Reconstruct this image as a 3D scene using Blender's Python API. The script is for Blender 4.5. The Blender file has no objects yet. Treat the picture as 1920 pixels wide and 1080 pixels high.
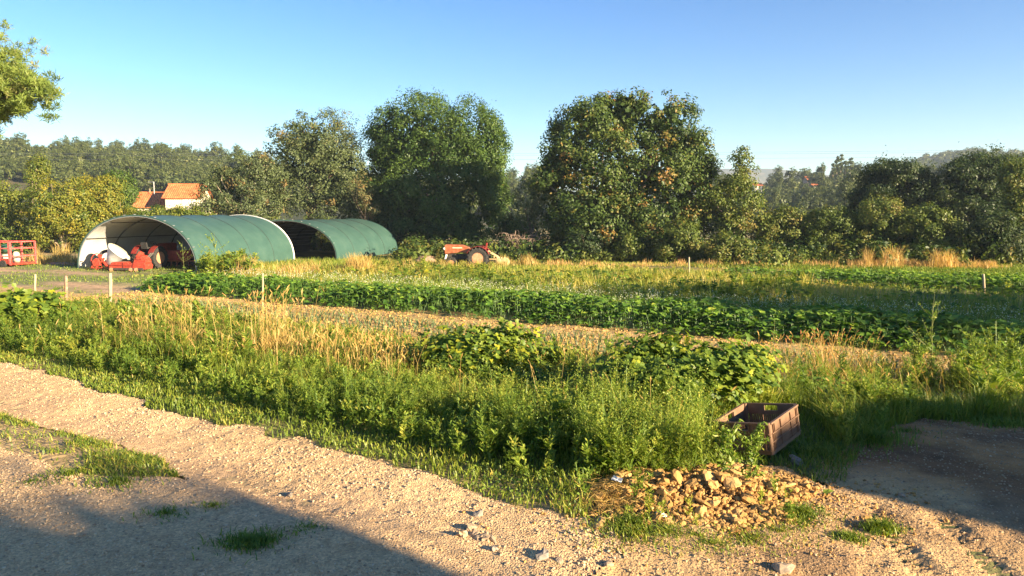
import bpy, math, numpy as np
from mathutils import Matrix, Vector
# ------------------------------------------------------------------ camera, sky, sun, exposure
SC = bpy.context.scene
COL = SC.collection
F = 1397.0; PITCH = math.atan(140/1397); H = 2.0
cam = bpy.data.cameras.new('camera'); camo = bpy.data.objects.new('camera', cam); COL.objects.link(camo)
cam.sensor_width = 36; cam.lens = F/1920*36; cam.clip_end = 20000; cam.clip_start = 0.05
camo.location = (0, 0, H); camo.rotation_euler = (math.pi/2-PITCH, 0, 0)
SC.camera = camo
SUN_EL = math.radians(15.5); SX, SY = 0.82, -0.572       # horizontal direction towards the sun
w = bpy.data.worlds.new('World'); SC.world = w; w.use_nodes = True
nt = w.node_tree; bg = nt.nodes['Background']
sky = nt.nodes.new('ShaderNodeTexSky'); sky.sky_type = 'NISHITA'; sky.sun_disc = False
sky.sun_elevation = SUN_EL; sky.sun_rotation = math.atan2(SX, SY)
sky.air_density = 1.0; sky.dust_density = 0.05; sky.ozone_density = 2.5; sky.altitude = 100
hs = nt.nodes.new('ShaderNodeHueSaturation'); hs.inputs['Saturation'].default_value = 1.2; hs.inputs['Hue'].default_value = .506
def vmul(src, v):
    q = nt.nodes.new('ShaderNodeVectorMath'); q.operation = 'MULTIPLY'; nt.links.new(src, q.inputs[0]); q.inputs[1].default_value = v; return q.outputs[0]
gm = nt.nodes.new('ShaderNodeGamma'); gm.inputs[1].default_value = 1.2; nt.links.new(vmul(sky.outputs[0], (.27, .27, .27)), gm.inputs[0])
nt.links.new(vmul(gm.outputs[0], (3.7, 3.75, 3.95)), hs.inputs['Color'])
nt.links.new(hs.outputs[0], bg.inputs[0]); bg.inputs[1].default_value = 0.05
sl = bpy.data.lights.new('sun', 'SUN'); slo = bpy.data.objects.new('sun', sl); COL.objects.link(slo)
sl.energy = 5.0; sl.angle = math.radians(0.5); sl.color = (1.0, 0.81, 0.54)
sd = Vector((SX*math.cos(SUN_EL), SY*math.cos(SUN_EL), math.sin(SUN_EL)))
slo.rotation_euler = sd.to_track_quat('Z', 'Y').to_euler(); slo.location = (30, -20, 30)
SC.view_settings.view_transform = 'Standard'; SC.view_settings.look = 'None'
SC.view_settings.gamma = 1; SC.view_settings.use_curve_mapping = False
SC.view_settings.exposure = 2.1
SC.cycles.max_bounces = 5; SC.cycles.transparent_max_bounces = 4; SC.cycles.volume_bounces = 0

RNG = np.random.default_rng(7)
# ------------------------------------------------------------------ noise and terrain
def vnoise(x, y, s=0):
    x = np.asarray(x, float); y = np.asarray(y, float)
    xi = np.floor(x).astype(np.int64); yi = np.floor(y).astype(np.int64); fx = x-xi; fy = y-yi
    fx = fx*fx*(3-2*fx); fy = fy*fy*(3-2*fy)
    def h(a, b):
        n = (a*374761393 + b*668265263 + s*1442695041) & 0xffffffff
        n = ((n ^ (n >> 13))*1274126177) & 0xffffffff
        return ((n ^ (n >> 16)) & 0xffff)/65535.0
    return (h(xi, yi)*(1-fx)+h(xi+1, yi)*fx)*(1-fy)+(h(xi, yi+1)*(1-fx)+h(xi+1, yi+1)*fx)*fy
def fbm(x, y, o=4, s=0):
    r = 0; a = .5; t = 0
    for i in range(o):
        r = r+a*vnoise(x*2**i, y*2**i, s+i*17); t += a; a *= .5
    return r/t
def sstep(a, b, x):
    t = np.clip((np.asarray(x, float)-a)/(b-a), 0, 1); return t*t*(3-2*t)
def Q(x, y): return .48*x+.876*y
def Rr(x, y): return .876*x-.48*y
def XY(q, r): return .48*q+.876*r, .876*q-.48*r
def lerp(a, b, t): return a+(b-a)*t
EDR = np.array([-40, -10.6, -8.3, -4.9, -3.04, -1.9, -.67, .5, 8]); EDQ = np.array([5.6, 5.25, 4.98, 4.64, 4.47, 4.2, 4.3, 4.6, 5])
def qedge(r): return np.interp(r, EDR, EDQ)
def terr(x, y):
    x = np.asarray(x, float); y = np.asarray(y, float)
    q = Q(x, y); r = Rr(x, y)
    z = -1.05*sstep(7.3, 14.5, q)
    near = 1-sstep(60, 90, q)
    z = z+near*(.10*(fbm(x*.35, y*.35, 3, 3)-.5)*sstep(4, 7, q)+.05*(fbm(x*1.3, y*1.3, 3, 5)-.5))
    e = qedge(r)
    z = z+.10*np.exp(-((q-e-.9)/.8)**2)*sstep(1, -2, r)
    z = z-(.035+.02*fbm(r*1.5, q*0, 3, 4))*np.exp(-((q-(e-.75))/.28)**2)*(r < 4)+.03*np.exp(-((q-3.55)/.3)**2)
    return z
def ray(px, py):
    u = (px-960)/F; v = -(py-540)/F; c, s = math.cos(PITCH), math.sin(PITCH)
    return np.array([u, c+v*s, -s+v*c])
def gpt(px, py):
    r = ray(px, py); z = 0.
    for i in range(30):
        t = (z-H)/r[2]; p = r*t; z = .5*z+.5*float(terr(p[0], p[1]))
    return np.array([p[0], p[1], z])
def at(px, py, d):                                    # the point seen at a pixel at ground distance d
    r = ray(px, py); t = d/r[1]; return np.array([r[0]*t, d, H+r[2]*t])
def inpoly(x, y, P):
    P = np.asarray(P); n = len(P); c = np.zeros(np.shape(x), bool)
    for i in range(n):
        x0, y0 = P[i][:2]; x1, y1 = P[i-1][:2]
        if y0 == y1: continue
        c ^= ((y0 > y) != (y1 > y)) & (x < (x1-x0)*(y-y0)/(y1-y0)+x0)
    return c
def g2(L): return [tuple(gpt(a, b)[:2]) for a, b in L]
YARD = g2([(1535, 868), (1600, 838), (1740, 788), (1930, 800)])+[(9, 8.5), (12, -6), (1, -6), (.2, 3.4)]+g2([(1180, 1040), (1330, 1045), (1460, 1030), (1470, 985), (1550, 950)])
FR = g2([(1150, 975), (1170, 1045), (1500, 1060), (1640, 960), (1560, 890), (1490, 985)])
PILE = g2([(1105, 985), (1120, 915), (1180, 885), (1380, 870), (1480, 880), (1535, 915), (1490, 985), (1380, 1000), (1240, 985)])
def track_mask(x, y):
    q = Q(x, y); r = Rr(x, y)
    n = .30*(fbm(x*2.2, y*2.2, 4, 11)-.5)
    m = (q+n < qedge(r))
    strip = (np.abs(q-3.60+n*.6) < .33*sstep(-4.7, -5.6, r)+0*q) & (r < -4.6)
    return m & ~strip
def yard_mask(x, y):
    n = .30*(fbm(x*2.2, y*2.2, 4, 12)-.5); m = .30*(fbm(x*2.2, y*2.2, 4, 13)-.5)
    return inpoly(x+n, y+m, YARD) | inpoly(x+n, y+m, PILE) | inpoly(x+n, y+m, FR)
# ------------------------------------------------------------------ materials
def M(name): 
    m = bpy.data.materials.new(name); m.use_nodes = True; n = m.node_tree; n.nodes.clear(); return m, n
def out(n, s):
    o = n.nodes.new('ShaderNodeOutputMaterial'); n.links.new(s, o.inputs[0]); return o
def ramp(n, fac, cols):
    r = n.nodes.new('ShaderNodeValToRGB'); e = r.color_ramp.elements
    while len(e) < len(cols): e.new(.5)
    for i, c in enumerate(cols):
        if len(c) == 4: e[i].position = c[0]; c = c[1:]
        else: e[i].position = i/max(1, len(cols)-1)
        e[i].color = (*c, 1)
    n.links.new(fac, r.inputs[0]); return r.outputs[0]
def leafmat(name, cols, trans=.35, gloss=.12, tw=1.25):
    m, n = M(name); a = n.nodes.new('ShaderNodeAttribute'); a.attribute_name = 'tint'
    c = ramp(n, a.outputs['Fac'], cols)
    d = n.nodes.new('ShaderNodeBsdfDiffuse'); n.links.new(c, d.inputs[0])
    t = n.nodes.new('ShaderNodeBsdfTranslucent')
    v = n.nodes.new('ShaderNodeMix'); v.data_type = 'RGBA'; v.blend_type = 'MULTIPLY'; v.inputs[0].default_value = 1
    n.links.new(c, v.inputs[6]); v.inputs[7].default_value = (tw, tw*1.05, .45*tw, 1); n.links.new(v.outputs[2], t.inputs[0])
    x = n.nodes.new('ShaderNodeMixShader'); x.inputs[0].default_value = trans
    n.links.new(d.outputs[0], x.inputs[1]); n.links.new(t.outputs[0], x.inputs[2])
    g = n.nodes.new('ShaderNodeBsdfGlossy'); g.inputs['Roughness'].default_value = .5; g.inputs[0].default_value = (.6, .6, .6, 1)
    y = n.nodes.new('ShaderNodeMixShader'); y.inputs[0].default_value = gloss*.25
    n.links.new(x.outputs[0], y.inputs[1]); n.links.new(g.outputs[0], y.inputs[2]); out(n, y.outputs[0]); return m
def noisemat(name, cols, scale=8, rough=.85, bump=.0, bscale=40, metal=0, detail=5, attr=None, coat=0, spec=.3, stretch=None):
    m, n = M(name); tc = n.nodes.new('ShaderNodeTexCoord'); src = tc.outputs['Object']
    if stretch:
        mp = n.nodes.new('ShaderNodeMapping'); mp.inputs['Scale'].default_value = stretch; n.links.new(src, mp.inputs[0]); src = mp.outputs[0]
    t = n.nodes.new('ShaderNodeTexNoise'); t.inputs['Scale'].default_value = scale; t.inputs['Detail'].default_value = detail
    t.inputs['Roughness'].default_value = .65
    n.links.new(src, t.inputs[0]); fac = t.outputs[0]
    mr = n.nodes.new('ShaderNodeMapRange'); mr.inputs[1].default_value = .3; mr.inputs[2].default_value = .7
    n.links.new(fac, mr.inputs[0]); c = ramp(n, mr.outputs[0], cols)
    if attr:
        a = n.nodes.new('ShaderNodeAttribute'); a.attribute_name = attr
        v = n.nodes.new('ShaderNodeMix'); v.data_type = 'RGBA'; v.blend_type = 'MULTIPLY'; v.inputs[0].default_value = 1
        n.links.new(c, v.inputs[6]); n.links.new(a.outputs['Color'], v.inputs[7]); c = v.outputs[2]
    p = n.nodes.new('ShaderNodeBsdfPrincipled'); n.links.new(c, p.inputs['Base Color'])
    p.inputs['Roughness'].default_value = rough; p.inputs['Metallic'].default_value = metal
    p.inputs['Specular IOR Level'].default_value = spec
    if bump:
        b = n.nodes.new('ShaderNodeTexNoise'); b.inputs['Scale'].default_value = bscale; b.inputs['Detail'].default_value = 6
        n.links.new(src, b.inputs[0]); k = n.nodes.new('ShaderNodeBump'); k.inputs['Strength'].default_value = 1; k.inputs['Distance'].default_value = bump
        n.links.new(b.outputs[0], k.inputs['Height']); n.links.new(k.outputs[0], p.inputs['Normal'])
    out(n, p.outputs[0]); return m
def tintmat(name, cols, rough=.9):
    m, n = M(name); a = n.nodes.new('ShaderNodeAttribute'); a.attribute_name = 'tint'
    c = ramp(n, a.outputs['Fac'], cols)
    p = n.nodes.new('ShaderNodeBsdfPrincipled'); n.links.new(c, p.inputs['Base Color']); p.inputs['Roughness'].default_value = rough
    p.inputs['Specular IOR Level'].default_value = .2
    tc = n.nodes.new('ShaderNodeTexCoord'); b = n.nodes.new('ShaderNodeTexNoise'); b.inputs['Scale'].default_value = 60; n.links.new(tc.outputs['Object'], b.inputs[0])
    k = n.nodes.new('ShaderNodeBump'); k.inputs['Strength'].default_value = .8; k.inputs['Distance'].default_value = .004
    n.links.new(b.outputs[0], k.inputs['Height']); n.links.new(k.outputs[0], p.inputs['Normal'])
    out(n, p.outputs[0]); return m
# ------------------------------------------------------------------ object helpers
def tag(o, label=None, cat=None, group=None, kind=None):
    if label: o['label'] = label
    if cat: o['category'] = cat
    if group: o['group'] = group
    if kind: o['kind'] = kind
    return o
def thing(name, loc, label, cat, group=None, rz=0):
    o = bpy.data.objects.new(name, None); COL.objects.link(o); o.location = [float(v) for v in loc]; o.rotation_euler = (0, 0, rz)
    o.empty_display_size = .2
    return tag(o, label, cat, group)
def copy_tree(o, parent=None):
    c = o.copy(); COL.objects.link(c); c.parent = parent
    for ch in list(o.children): copy_tree(ch, c)
    return c
class Acc:                                            # bulk quads built with numpy
    def __init__(s): s.v = []; s.t = []; s.f = []; s.m = []; s.n = 0
    def quads(s, q, t, mi=0):                          # q (N,4,3), t (N,)
        N = len(q)
        if N == 0: return
        s.v.append(q.reshape(-1, 3)); s.t.append(np.repeat(np.broadcast_to(t, (N,)), 4))
        s.f.append(np.arange(N*4).reshape(N, 4)+s.n); s.n += N*4; s.m.append(np.full(N, mi))
    def grid(s, v, f, t, mi=0):
        s.v.append(v); s.t.append(np.broadcast_to(t, (len(v),))); s.f.append(f+s.n); s.n += len(v); s.m.append(np.full(len(f), mi))
    def arrays(s): return np.concatenate(s.v), np.concatenate(s.t), np.concatenate(s.f), np.concatenate(s.m)
    def mesh(s, name, mats, off=(0, 0, 0), smooth=False):
        v, t, f, mi = s.arrays(); v = v-np.asarray(off, float)
        return mkmesh(name, v, f, mats, t, mi, smooth)
    def build(s, name, mats, parent=None, off=(0, 0, 0), smooth=False):
        o = bpy.data.objects.new(name, s.mesh(name, mats, off, smooth)); COL.objects.link(o); o.parent = parent
        return o
def mkmesh(name, v, f, mats, t=None, mi=None, smooth=False, col=None):
    me = bpy.data.meshes.new(name); k = f.shape[1]
    me.vertices.add(len(v)); me.vertices.foreach_set('co', np.ascontiguousarray(v, np.float32).ravel())
    me.loops.add(f.size); me.loops.foreach_set('vertex_index', np.ascontiguousarray(f, np.int32).ravel())
    me.polygons.add(len(f)); me.polygons.foreach_set('loop_start', (np.arange(len(f))*k).astype(np.int32))
    if mi is not None and mi.any(): me.polygons.foreach_set('material_index', mi.astype(np.int32))
    if t is not None:
        a = me.attributes.new('tint', 'FLOAT', 'POINT'); a.data.foreach_set('value', np.ascontiguousarray(t, np.float32))
    if col is not None:
        a = me.attributes.new('gcol', 'FLOAT_COLOR', 'POINT'); a.data.foreach_set('color', np.ascontiguousarray(np.c_[col, np.ones(len(col))], np.float32).ravel())
    for m in (mats if isinstance(mats, (list, tuple)) else [mats]): me.materials.append(m)
    me.update(calc_edges=True)
    me.polygons.foreach_set('use_smooth', np.full(len(f), smooth)); return me
def unit(a): return a/np.maximum(np.linalg.norm(a, axis=-1, keepdims=True), 1e-9)
def rvec(n, rng): return unit(rng.normal(size=(n, 3)))
def leaves(acc, pos, nrm, L, W, tint, rng, mi=0, axis=None):
    n = len(pos); a = unit(np.cross(nrm, rvec(n, rng))) if axis is None else unit(axis)
    b = unit(np.cross(nrm, a)); L = np.broadcast_to(L, (n,))[:, None]; W = np.broadcast_to(W, (n,))[:, None]
    q = np.stack([pos-a*L*.5, pos+b*W*.5+a*L*.05, pos+a*L*.5, pos-b*W*.5+a*L*.05], 1); acc.quads(q, tint, mi)
def bigleaf(acc, pos, axis, nrm, L, W, tint, rng, mi=0, lobed=False):   # two half blades folded on the midrib, tip drooping
    n = len(pos); a = unit(axis); b = unit(np.cross(nrm, a)); nn = np.cross(a, b)
    L = np.broadcast_to(L, (n,))[:, None]; W = np.broadcast_to(W, (n,))[:, None]
    for s in (-1, 1):
        p0 = pos; p1 = pos+a*L*.18+b*s*W*.5+nn*W*.10; p2 = pos+a*L*.68+b*s*W*.34+nn*W*.02-nn*L*.08; p3 = pos+a*L-nn*L*.28; pm = pos+a*L*.5-nn*L*.02
        if lobed:
            acc.quads(np.stack([p0, pos+a*L*-.08+b*s*W*.30+nn*W*.08, p1, pm], 1), tint, mi)
            acc.quads(np.stack([pm, p1, pos+a*L*.48+b*s*W*.22, p3*.5+pm*.5], 1), tint, mi)
            acc.quads(np.stack([pm, pos+a*L*.45+b*s*W*.15, pos+a*L*.8+b*s*W*.5-nn*L*.1, p3], 1), tint, mi)
        else:
            acc.quads(np.stack([p0, p1, p2, pm], 1), tint, mi); acc.quads(np.stack([pm, p2, (p2+p3)*.5+b*s*W*.02, p3], 1), tint, mi)
def blades(acc, pos, h, wd, lean, tint, rng, mi=0, curve=.5):
    n = len(pos); az = rng.uniform(0, 2*np.pi, n); d = np.stack([np.cos(az), np.sin(az), 0*az], 1)
    s = np.stack([-np.sin(az+rng.normal(0, .6, n)), np.cos(az), 0*az], 1)*np.broadcast_to(wd, (n,))[:, None]*.5
    h = np.broadcast_to(h, (n,))[:, None]; ln = (np.broadcast_to(lean, (n,))[:, None])*h
    up = np.array([0, 0, 1.])
    m = pos+up*h*.55+d*ln*.35; tp = pos+up*h*(1-.25*curve)+d*ln*(1+.0*curve)
    acc.quads(np.stack([pos-s, pos+s, m+s*.8, m-s*.8], 1), tint, mi); acc.quads(np.stack([m-s*.8, m+s*.8, tp+s*.12, tp-s*.12], 1), tint, mi)
def tube(acc, pts, rad, n=7, tint=.5, mi=0):
    pts = np.asarray(pts, float); k = len(pts); rad = np.broadcast_to(rad, (k,))
    tg = unit(np.gradient(pts, axis=0)); ref = np.array([0.31, .87, .2]) if abs(tg[0, 2]) > .6 else np.array([0, 0, 1.])
    a = unit(np.cross(tg, ref)); b = np.cross(tg, a); th = np.linspace(0, 2*np.pi, n, endpoint=False)
    v = pts[:, None]+rad[:, None, None]*(a[:, None]*np.cos(th)[None, :, None]+b[:, None]*np.sin(th)[None, :, None])
    i, j = np.meshgrid(np.arange(k-1), np.arange(n), indexing='ij'); j2 = (j+1) % n
    f = np.stack([i*n+j, i*n+j2, (i+1)*n+j2, (i+1)*n+j], -1).reshape(-1, 4); acc.grid(v.reshape(-1, 3), f, tint, mi)
def stamp(acc, proto, pos, scale, rng, tj=.1, mi=None, lean=.0, tw=None):   # numpy-instanced copies of a proto Acc
    v, t, f, m = proto; n = len(pos); az = rng.uniform(0, 2*np.pi, n); c, s = np.cos(az), np.sin(az)
    sc = np.broadcast_to(scale, (n,))
    V = np.empty((n, len(v), 3)); V[:, :, 0] = (c[:, None]*v[:, 0]-s[:, None]*v[:, 1])*sc[:, None]; V[:, :, 1] = (s[:, None]*v[:, 0]+c[:, None]*v[:, 1])*sc[:, None]
    V[:, :, 2] = v[:, 2]*sc[:, None]
    lx = rng.normal(0, lean, (n, 2)); V[:, :, 0] += lx[:, :1]*V[:, :, 2]; V[:, :, 1] += lx[:, 1:]*V[:, :, 2]
    V += pos[:, None]; T = np.clip(t[None]+(rng.normal(0, tj, n)+(.55*(fbm(pos[:, 0]*.7, pos[:, 1]*.7, 3, 71)-.45) if tj > 0 else 0))[:, None], 0.01, .99)
    Fc = f[None]+(np.arange(n)*len(v))[:, None, None]
    acc.v.append(V.reshape(-1, 3)); acc.t.append(T.ravel()); acc.f.append(Fc.reshape(-1, 4)+acc.n); acc.n += n*len(v); acc.m.append(np.tile(m, n))
class HM:                                             # hard-surface parts
    def __init__(s): s.v = []; s.f = []
    def add(s, v, f):
        n = len(s.v); s.v += [tuple(map(float, p)) for p in v]; s.f += [tuple(i+n for i in q) for q in f]; return s
    def box(s, c, d, rot=None):
        R = Matrix.Identity(3) if rot is None else rot
        v = [R @ Vector((x*d[0]/2, y*d[1]/2, z*d[2]/2))+Vector(c) for x in (-1, 1) for y in (-1, 1) for z in (-1, 1)]
        return s.add(v, [(0, 1, 3, 2), (4, 6, 7, 5), (0, 4, 5, 1), (2, 3, 7, 6), (0, 2, 6, 4), (1, 5, 7, 3)])
    def bar(s, a, b, w, h=None):                      # rectangular bar between two points
        a = Vector(a); b = Vector(b); d = b-a; R = d.to_track_quat('Z', 'Y').to_matrix()
        return s.box((a+b)/2, (w, h or w, d.length), R)
    def lathe(s, prof, c=(0, 0, 0), ax=(0, 0, 1), n=24, cap=True):
        R = Vector(ax).to_track_quat('Z', 'Y').to_matrix(); c = Vector(c); v = []; f = []
        for r, z in prof:
            for i in range(n): v.append(R @ Vector((r*math.cos(2*math.pi*i/n), r*math.sin(2*math.pi*i/n), z))+c)
        for k in range(len(prof)-1):
            for i in range(n): j = (i+1) % n; f.append((k*n+i, k*n+j, (k+1)*n+j, (k+1)*n+i))
        if cap: f.append(tuple(range(n-1, -1, -1))); f.append(tuple((len(prof)-1)*n+i for i in range(n)))
        return s.add(v, f)
    def cyl(s, a, b, r, r2=None, n=12):
        a = Vector(a); d = Vector(b)-a; return s.lathe([(r, 0), (r if r2 is None else r2, d.length)], a, d, n)
    def prism(s, poly, y0, y1, M_=None):              # polygon in x,z extruded along y
        n = len(poly); v = [Vector((x, y0, z)) for x, z in poly]+[Vector((x, y1, z)) for x, z in poly]
        if M_ is not None: v = [M_ @ p for p in v]
        return s.add(v, [tuple(range(n)), tuple(range(2*n-1, n-1, -1))]+[(i, n+i, n+(i+1) % n, (i+1) % n) for i in range(n)])
    def build(s, name, m, parent=None, bevel=0, smooth=False, off=(0, 0, 0)):
        me = bpy.data.meshes.new(name); o3 = Vector(off)
        me.from_pydata([Vector(p)-o3 for p in s.v], [], s.f); me.materials.append(m)
        import bmesh
        bm = bmesh.new(); bm.from_mesh(me); bmesh.ops.recalc_face_normals(bm, faces=bm.faces); bm.to_mesh(me); bm.free()
        o = bpy.data.objects.new(name, me); COL.objects.link(o); o.parent = parent
        if smooth:
            for p in me.polygons: p.use_smooth = True
            me.set_sharp_from_angle(angle=math.radians(40))
        if bevel:
            b = o.modifiers.new('bevel', 'BEVEL'); b.width = bevel; b.segments = 2; b.limit_method = 'ANGLE'
        return o
#@@GROUND
# ------------------------------------------------------------------ ground sheets
SOIL = np.array([.48, .315, .12]); GRAV = np.array([.66, .44, .225]); GRASSC = np.array([.13, .14, .045]); STRAW = np.array([.36, .25, .10]); SAND = np.array([.46, .30, .17])
def gcolor(x, y):
    q = Q(x, y); r = Rr(x, y); n1 = fbm(x*.5, y*.5, 4, 21)[:, None]; n2 = fbm(x*.15, y*.15, 3, 22)[:, None]; n3 = fbm(x*3, y*3, 3, 23)[:, None]
    c = np.ones((len(x), 3))*(SOIL*.85)
    g = GRASSC*(.7+.6*n1)
    grass = lerp(g, STRAW, sstep(.42, .66, n1))
    c0_ = 1-sstep(4.2, 4.9, q); grass = lerp(grass, GRAV*.8, (c0_*.75)[:, None])
    fieldw = (sstep(9.5, 11, q)*(1-sstep(21.5, 23.5, q)))[:, None]
    soil = SOIL*(.80+.5*n1)
    c = lerp(grass, soil, fieldw)
    lf = ((q > 17)*sstep(-13.6, -15.2, x)*(q < 38))[:, None]      # sandy grass in front of the tunnels
    c = lerp(c, lerp(GRASSC*1.5, SAND, sstep(.47, .68, fbm(q*.9, r*.16, 4, 31))[:, None]), lf)
    st = (np.exp(-((q-40.5)/.7)**2)*sstep(-22, -18, r)*(1-sstep(-2, 3, r)))[:, None]
    c = lerp(c, SOIL*.62, st*.9)
    return c
def sheet(name, xs, ys, keep, zoff, colf, mat, kind='structure', bumpf=None):
    X, Y = np.meshgrid(xs, ys); x = X.ravel(); y = Y.ravel(); z = terr(x, y)+zoff
    if bumpf is not None: z = z+bumpf(x, y)
    nx = len(xs); ny = len(ys); i, j = np.meshgrid(np.arange(ny-1), np.arange(nx-1), indexing='ij'); a = (i*nx+j).ravel()
    f = np.stack([a, a+1, a+nx+1, a+nx], 1)
    if keep is not None:
        cx = x[f].mean(1); cy = y[f].mean(1); f = f[keep(cx, cy)]
        u, inv = np.unique(f, return_inverse=True); f = inv.reshape(-1, 4); x, y, z = x[u], y[u], z[u]
    me = mkmesh(name, np.stack([x, y, z], 1), f, mat, smooth=True, col=colf(x, y))
    o = bpy.data.objects.new(name, me); COL.objects.link(o); tag(o, kind=kind); return o
m_ground = noisemat('earth_and_grass_soil', [(.55, .55, .5), (1, 1, 1), (1.35, 1.3, 1.2)], scale=3.5, rough=.95, bump=.03, bscale=14, attr='gcol', detail=10)
m_grav = noisemat('gravel_track', [(.80, .77, .72), (1, 1, 1), (1.15, 1.13, 1.08)], scale=6, rough=.95, bump=.006, bscale=70, attr='gcol', detail=12)
def speckle(m, scale, amt=.9):                               # small stones bedded in the surface: cell-by-cell colour and relief
    n = m.node_tree; p = [a for a in n.nodes if a.type == 'BSDF_PRINCIPLED'][0]; tc = n.nodes.new('ShaderNodeTexCoord'); v = n.nodes.new('ShaderNodeTexVoronoi'); v.inputs['Scale'].default_value = scale; n.links.new(tc.outputs['Object'], v.inputs['Vector'])
    sp = n.nodes.new('ShaderNodeSeparateColor'); n.links.new(v.outputs['Color'], sp.inputs[0]); c = ramp(n, sp.outputs[0], [(0, .68, .66, .63), (.45, .92, .90, .88), (.8, 1.08, 1.06, 1.02), (1, 1.35, 1.33, 1.27)])
    mx = n.nodes.new('ShaderNodeMix'); mx.data_type = 'RGBA'; mx.blend_type = 'MULTIPLY'; mx.inputs[0].default_value = amt; n.links.new(p.inputs['Base Color'].links[0].from_socket, mx.inputs[6]); n.links.new(c, mx.inputs[7]); n.links.new(mx.outputs[2], p.inputs['Base Color'])
    b = n.nodes.new('ShaderNodeBump'); b.inputs['Strength'].default_value = 1; b.inputs['Distance'].default_value = .5*amt/scale; b.invert = True; n.links.new(v.outputs['Distance'], b.inputs['Height']); n.links.new(p.inputs['Normal'].links[0].from_socket, b.inputs['Normal']); n.links.new(b.outputs[0], p.inputs['Normal'])
speckle(m_grav, 75)
def ladder(a, b, s0, g): 
    r = [0.]; s = s0
    while r[-1] < b: r.append(r[-1]+s); s *= g
    l = [0.]; s = s0
    while l[-1] < -a: l.append(l[-1]+s); s *= g
    return np.array([-v for v in l[:0:-1]]+r)
sheet('ground', ladder(-2500, 2500, .18, 1.012), ladder(-40, 6000, .18, 1.012)[:], None, -.012, gcolor, m_ground,
      bumpf=lambda x, y: sstep(10, 12, Q(x, y))*(1-sstep(40, 60, Q(x, y)))*.10*(fbm(x*2.2, y*2.2, 3, 41)-.5))
def gravcol(x, y):
    q = Q(x, y); r = Rr(x, y); n = fbm(x*1.2, y*1.2, 4, 51)[:, None]; e = qedge(r)
    rut = (np.exp(-((q-(e-.85))/.45)**2)*sstep(-1.5, -4, r))[:, None]
    c = lerp(GRAV*(.8+.35*n), np.array([.55, .36, .20]), np.clip(rut*.75*sstep(.35, .6, n), 0, 1)); c = lerp(c, np.array([.45, .28, .16]), sstep(-2.5, .5, r)[:, None]*.85*sstep(.3, .55, n))
    return c
def gbump(x, y):
    q = Q(x, y); r = Rr(x, y); s = q-(qedge(r)-.80)-.05*np.sin(r*.7); mk = np.exp(-(s/.10)**4)*sstep(.42, .6, fbm(r*.8, q*2, 3, 67))
    return -mk*(.004+.007*(np.sin(r*70+np.abs(s)*45) > .2))+.012*(fbm(x*2.5, y*2.5, 3, 63)-.5)+.014*(fbm(x*13, y*13, 3, 61)-.5)+.012*(vnoise(x*36, y*36, 62)-.5)
xs = np.arange(-8.5, 4.2, .028); ys = np.arange(3.2, 11.5, .028)
sheet('gravel_track', xs, ys, lambda x, y: track_mask(x, y) & ~yard_mask(x, y) & (np.abs(x) < y*.78+.3), .004, gravcol, m_grav, bumpf=gbump)
sheet('gravel_track', np.arange(-60, 14, .35), np.arange(-12, 44, .35), lambda x, y: track_mask(x, y) & (Q(x, y) > -3) & ~((x > -8.3) & (x < 4) & (y > 3.4) & (y < 11.3)), .002, gravcol, m_grav)
m_yard = noisemat('bare_dirt', [(.68, .66, .64), (1, 1, 1), (1.2, 1.18, 1.1)], scale=5, rough=.95, bump=.014, bscale=45, attr='gcol', detail=12)
speckle(m_yard, 85, .45)
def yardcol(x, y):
    n = fbm(x*1.7, y*1.7, 4, 71)[:, None]; shadow_dk = sstep(.2, 1.1, (y-5.2)+(x-2.2)*.62)[:, None]; return lerp(np.array([.30, .185, .09]), np.array([.54, .345, .16]), sstep(.28, .6, n))*(1-.30*shadow_dk)*lerp(np.ones(3), np.array([1.12, .86, .66]), shadow_dk)  # cast shadow painted in: dirt darker and redder beyond the shed's shadow edge
def ybump(x, y):
    b = .03*(fbm(x*5, y*5, 4, 81)-.5)+.010*(vnoise(x*33, y*33, 82)-.5)
    # tyre tracks with lug prints in the lower right corner
    a = gpt(1780, 985)[:2]; c = gpt(1880, 1079)[:2]; d = (c-a)/np.linalg.norm(c-a); nx, ny = -d[1], d[0]
    for off in (0, .42):
        s = (x-a[0])*nx+(y-a[1])*ny+off; t = (x-a[0])*d[0]+(y-a[1])*d[1]
        mk = np.exp(-(s/.085)**4)*sstep(-.35, .0, t)
        b = b-mk*(.012+.014*(np.sin(t*95+np.abs(s)*40) > .1))
    return b
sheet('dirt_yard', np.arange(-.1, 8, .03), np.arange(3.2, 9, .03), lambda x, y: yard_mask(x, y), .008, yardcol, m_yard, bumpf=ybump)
sheet('dirt_yard', np.arange(-1, 13, .4), np.arange(-6, 8.6, .4), lambda x, y: inpoly(x, y, YARD) & ~((x > -.2) & (x < 7.9) & (y > 3.4) & (y < 8.9)), .006, yardcol, m_yard)

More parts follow.
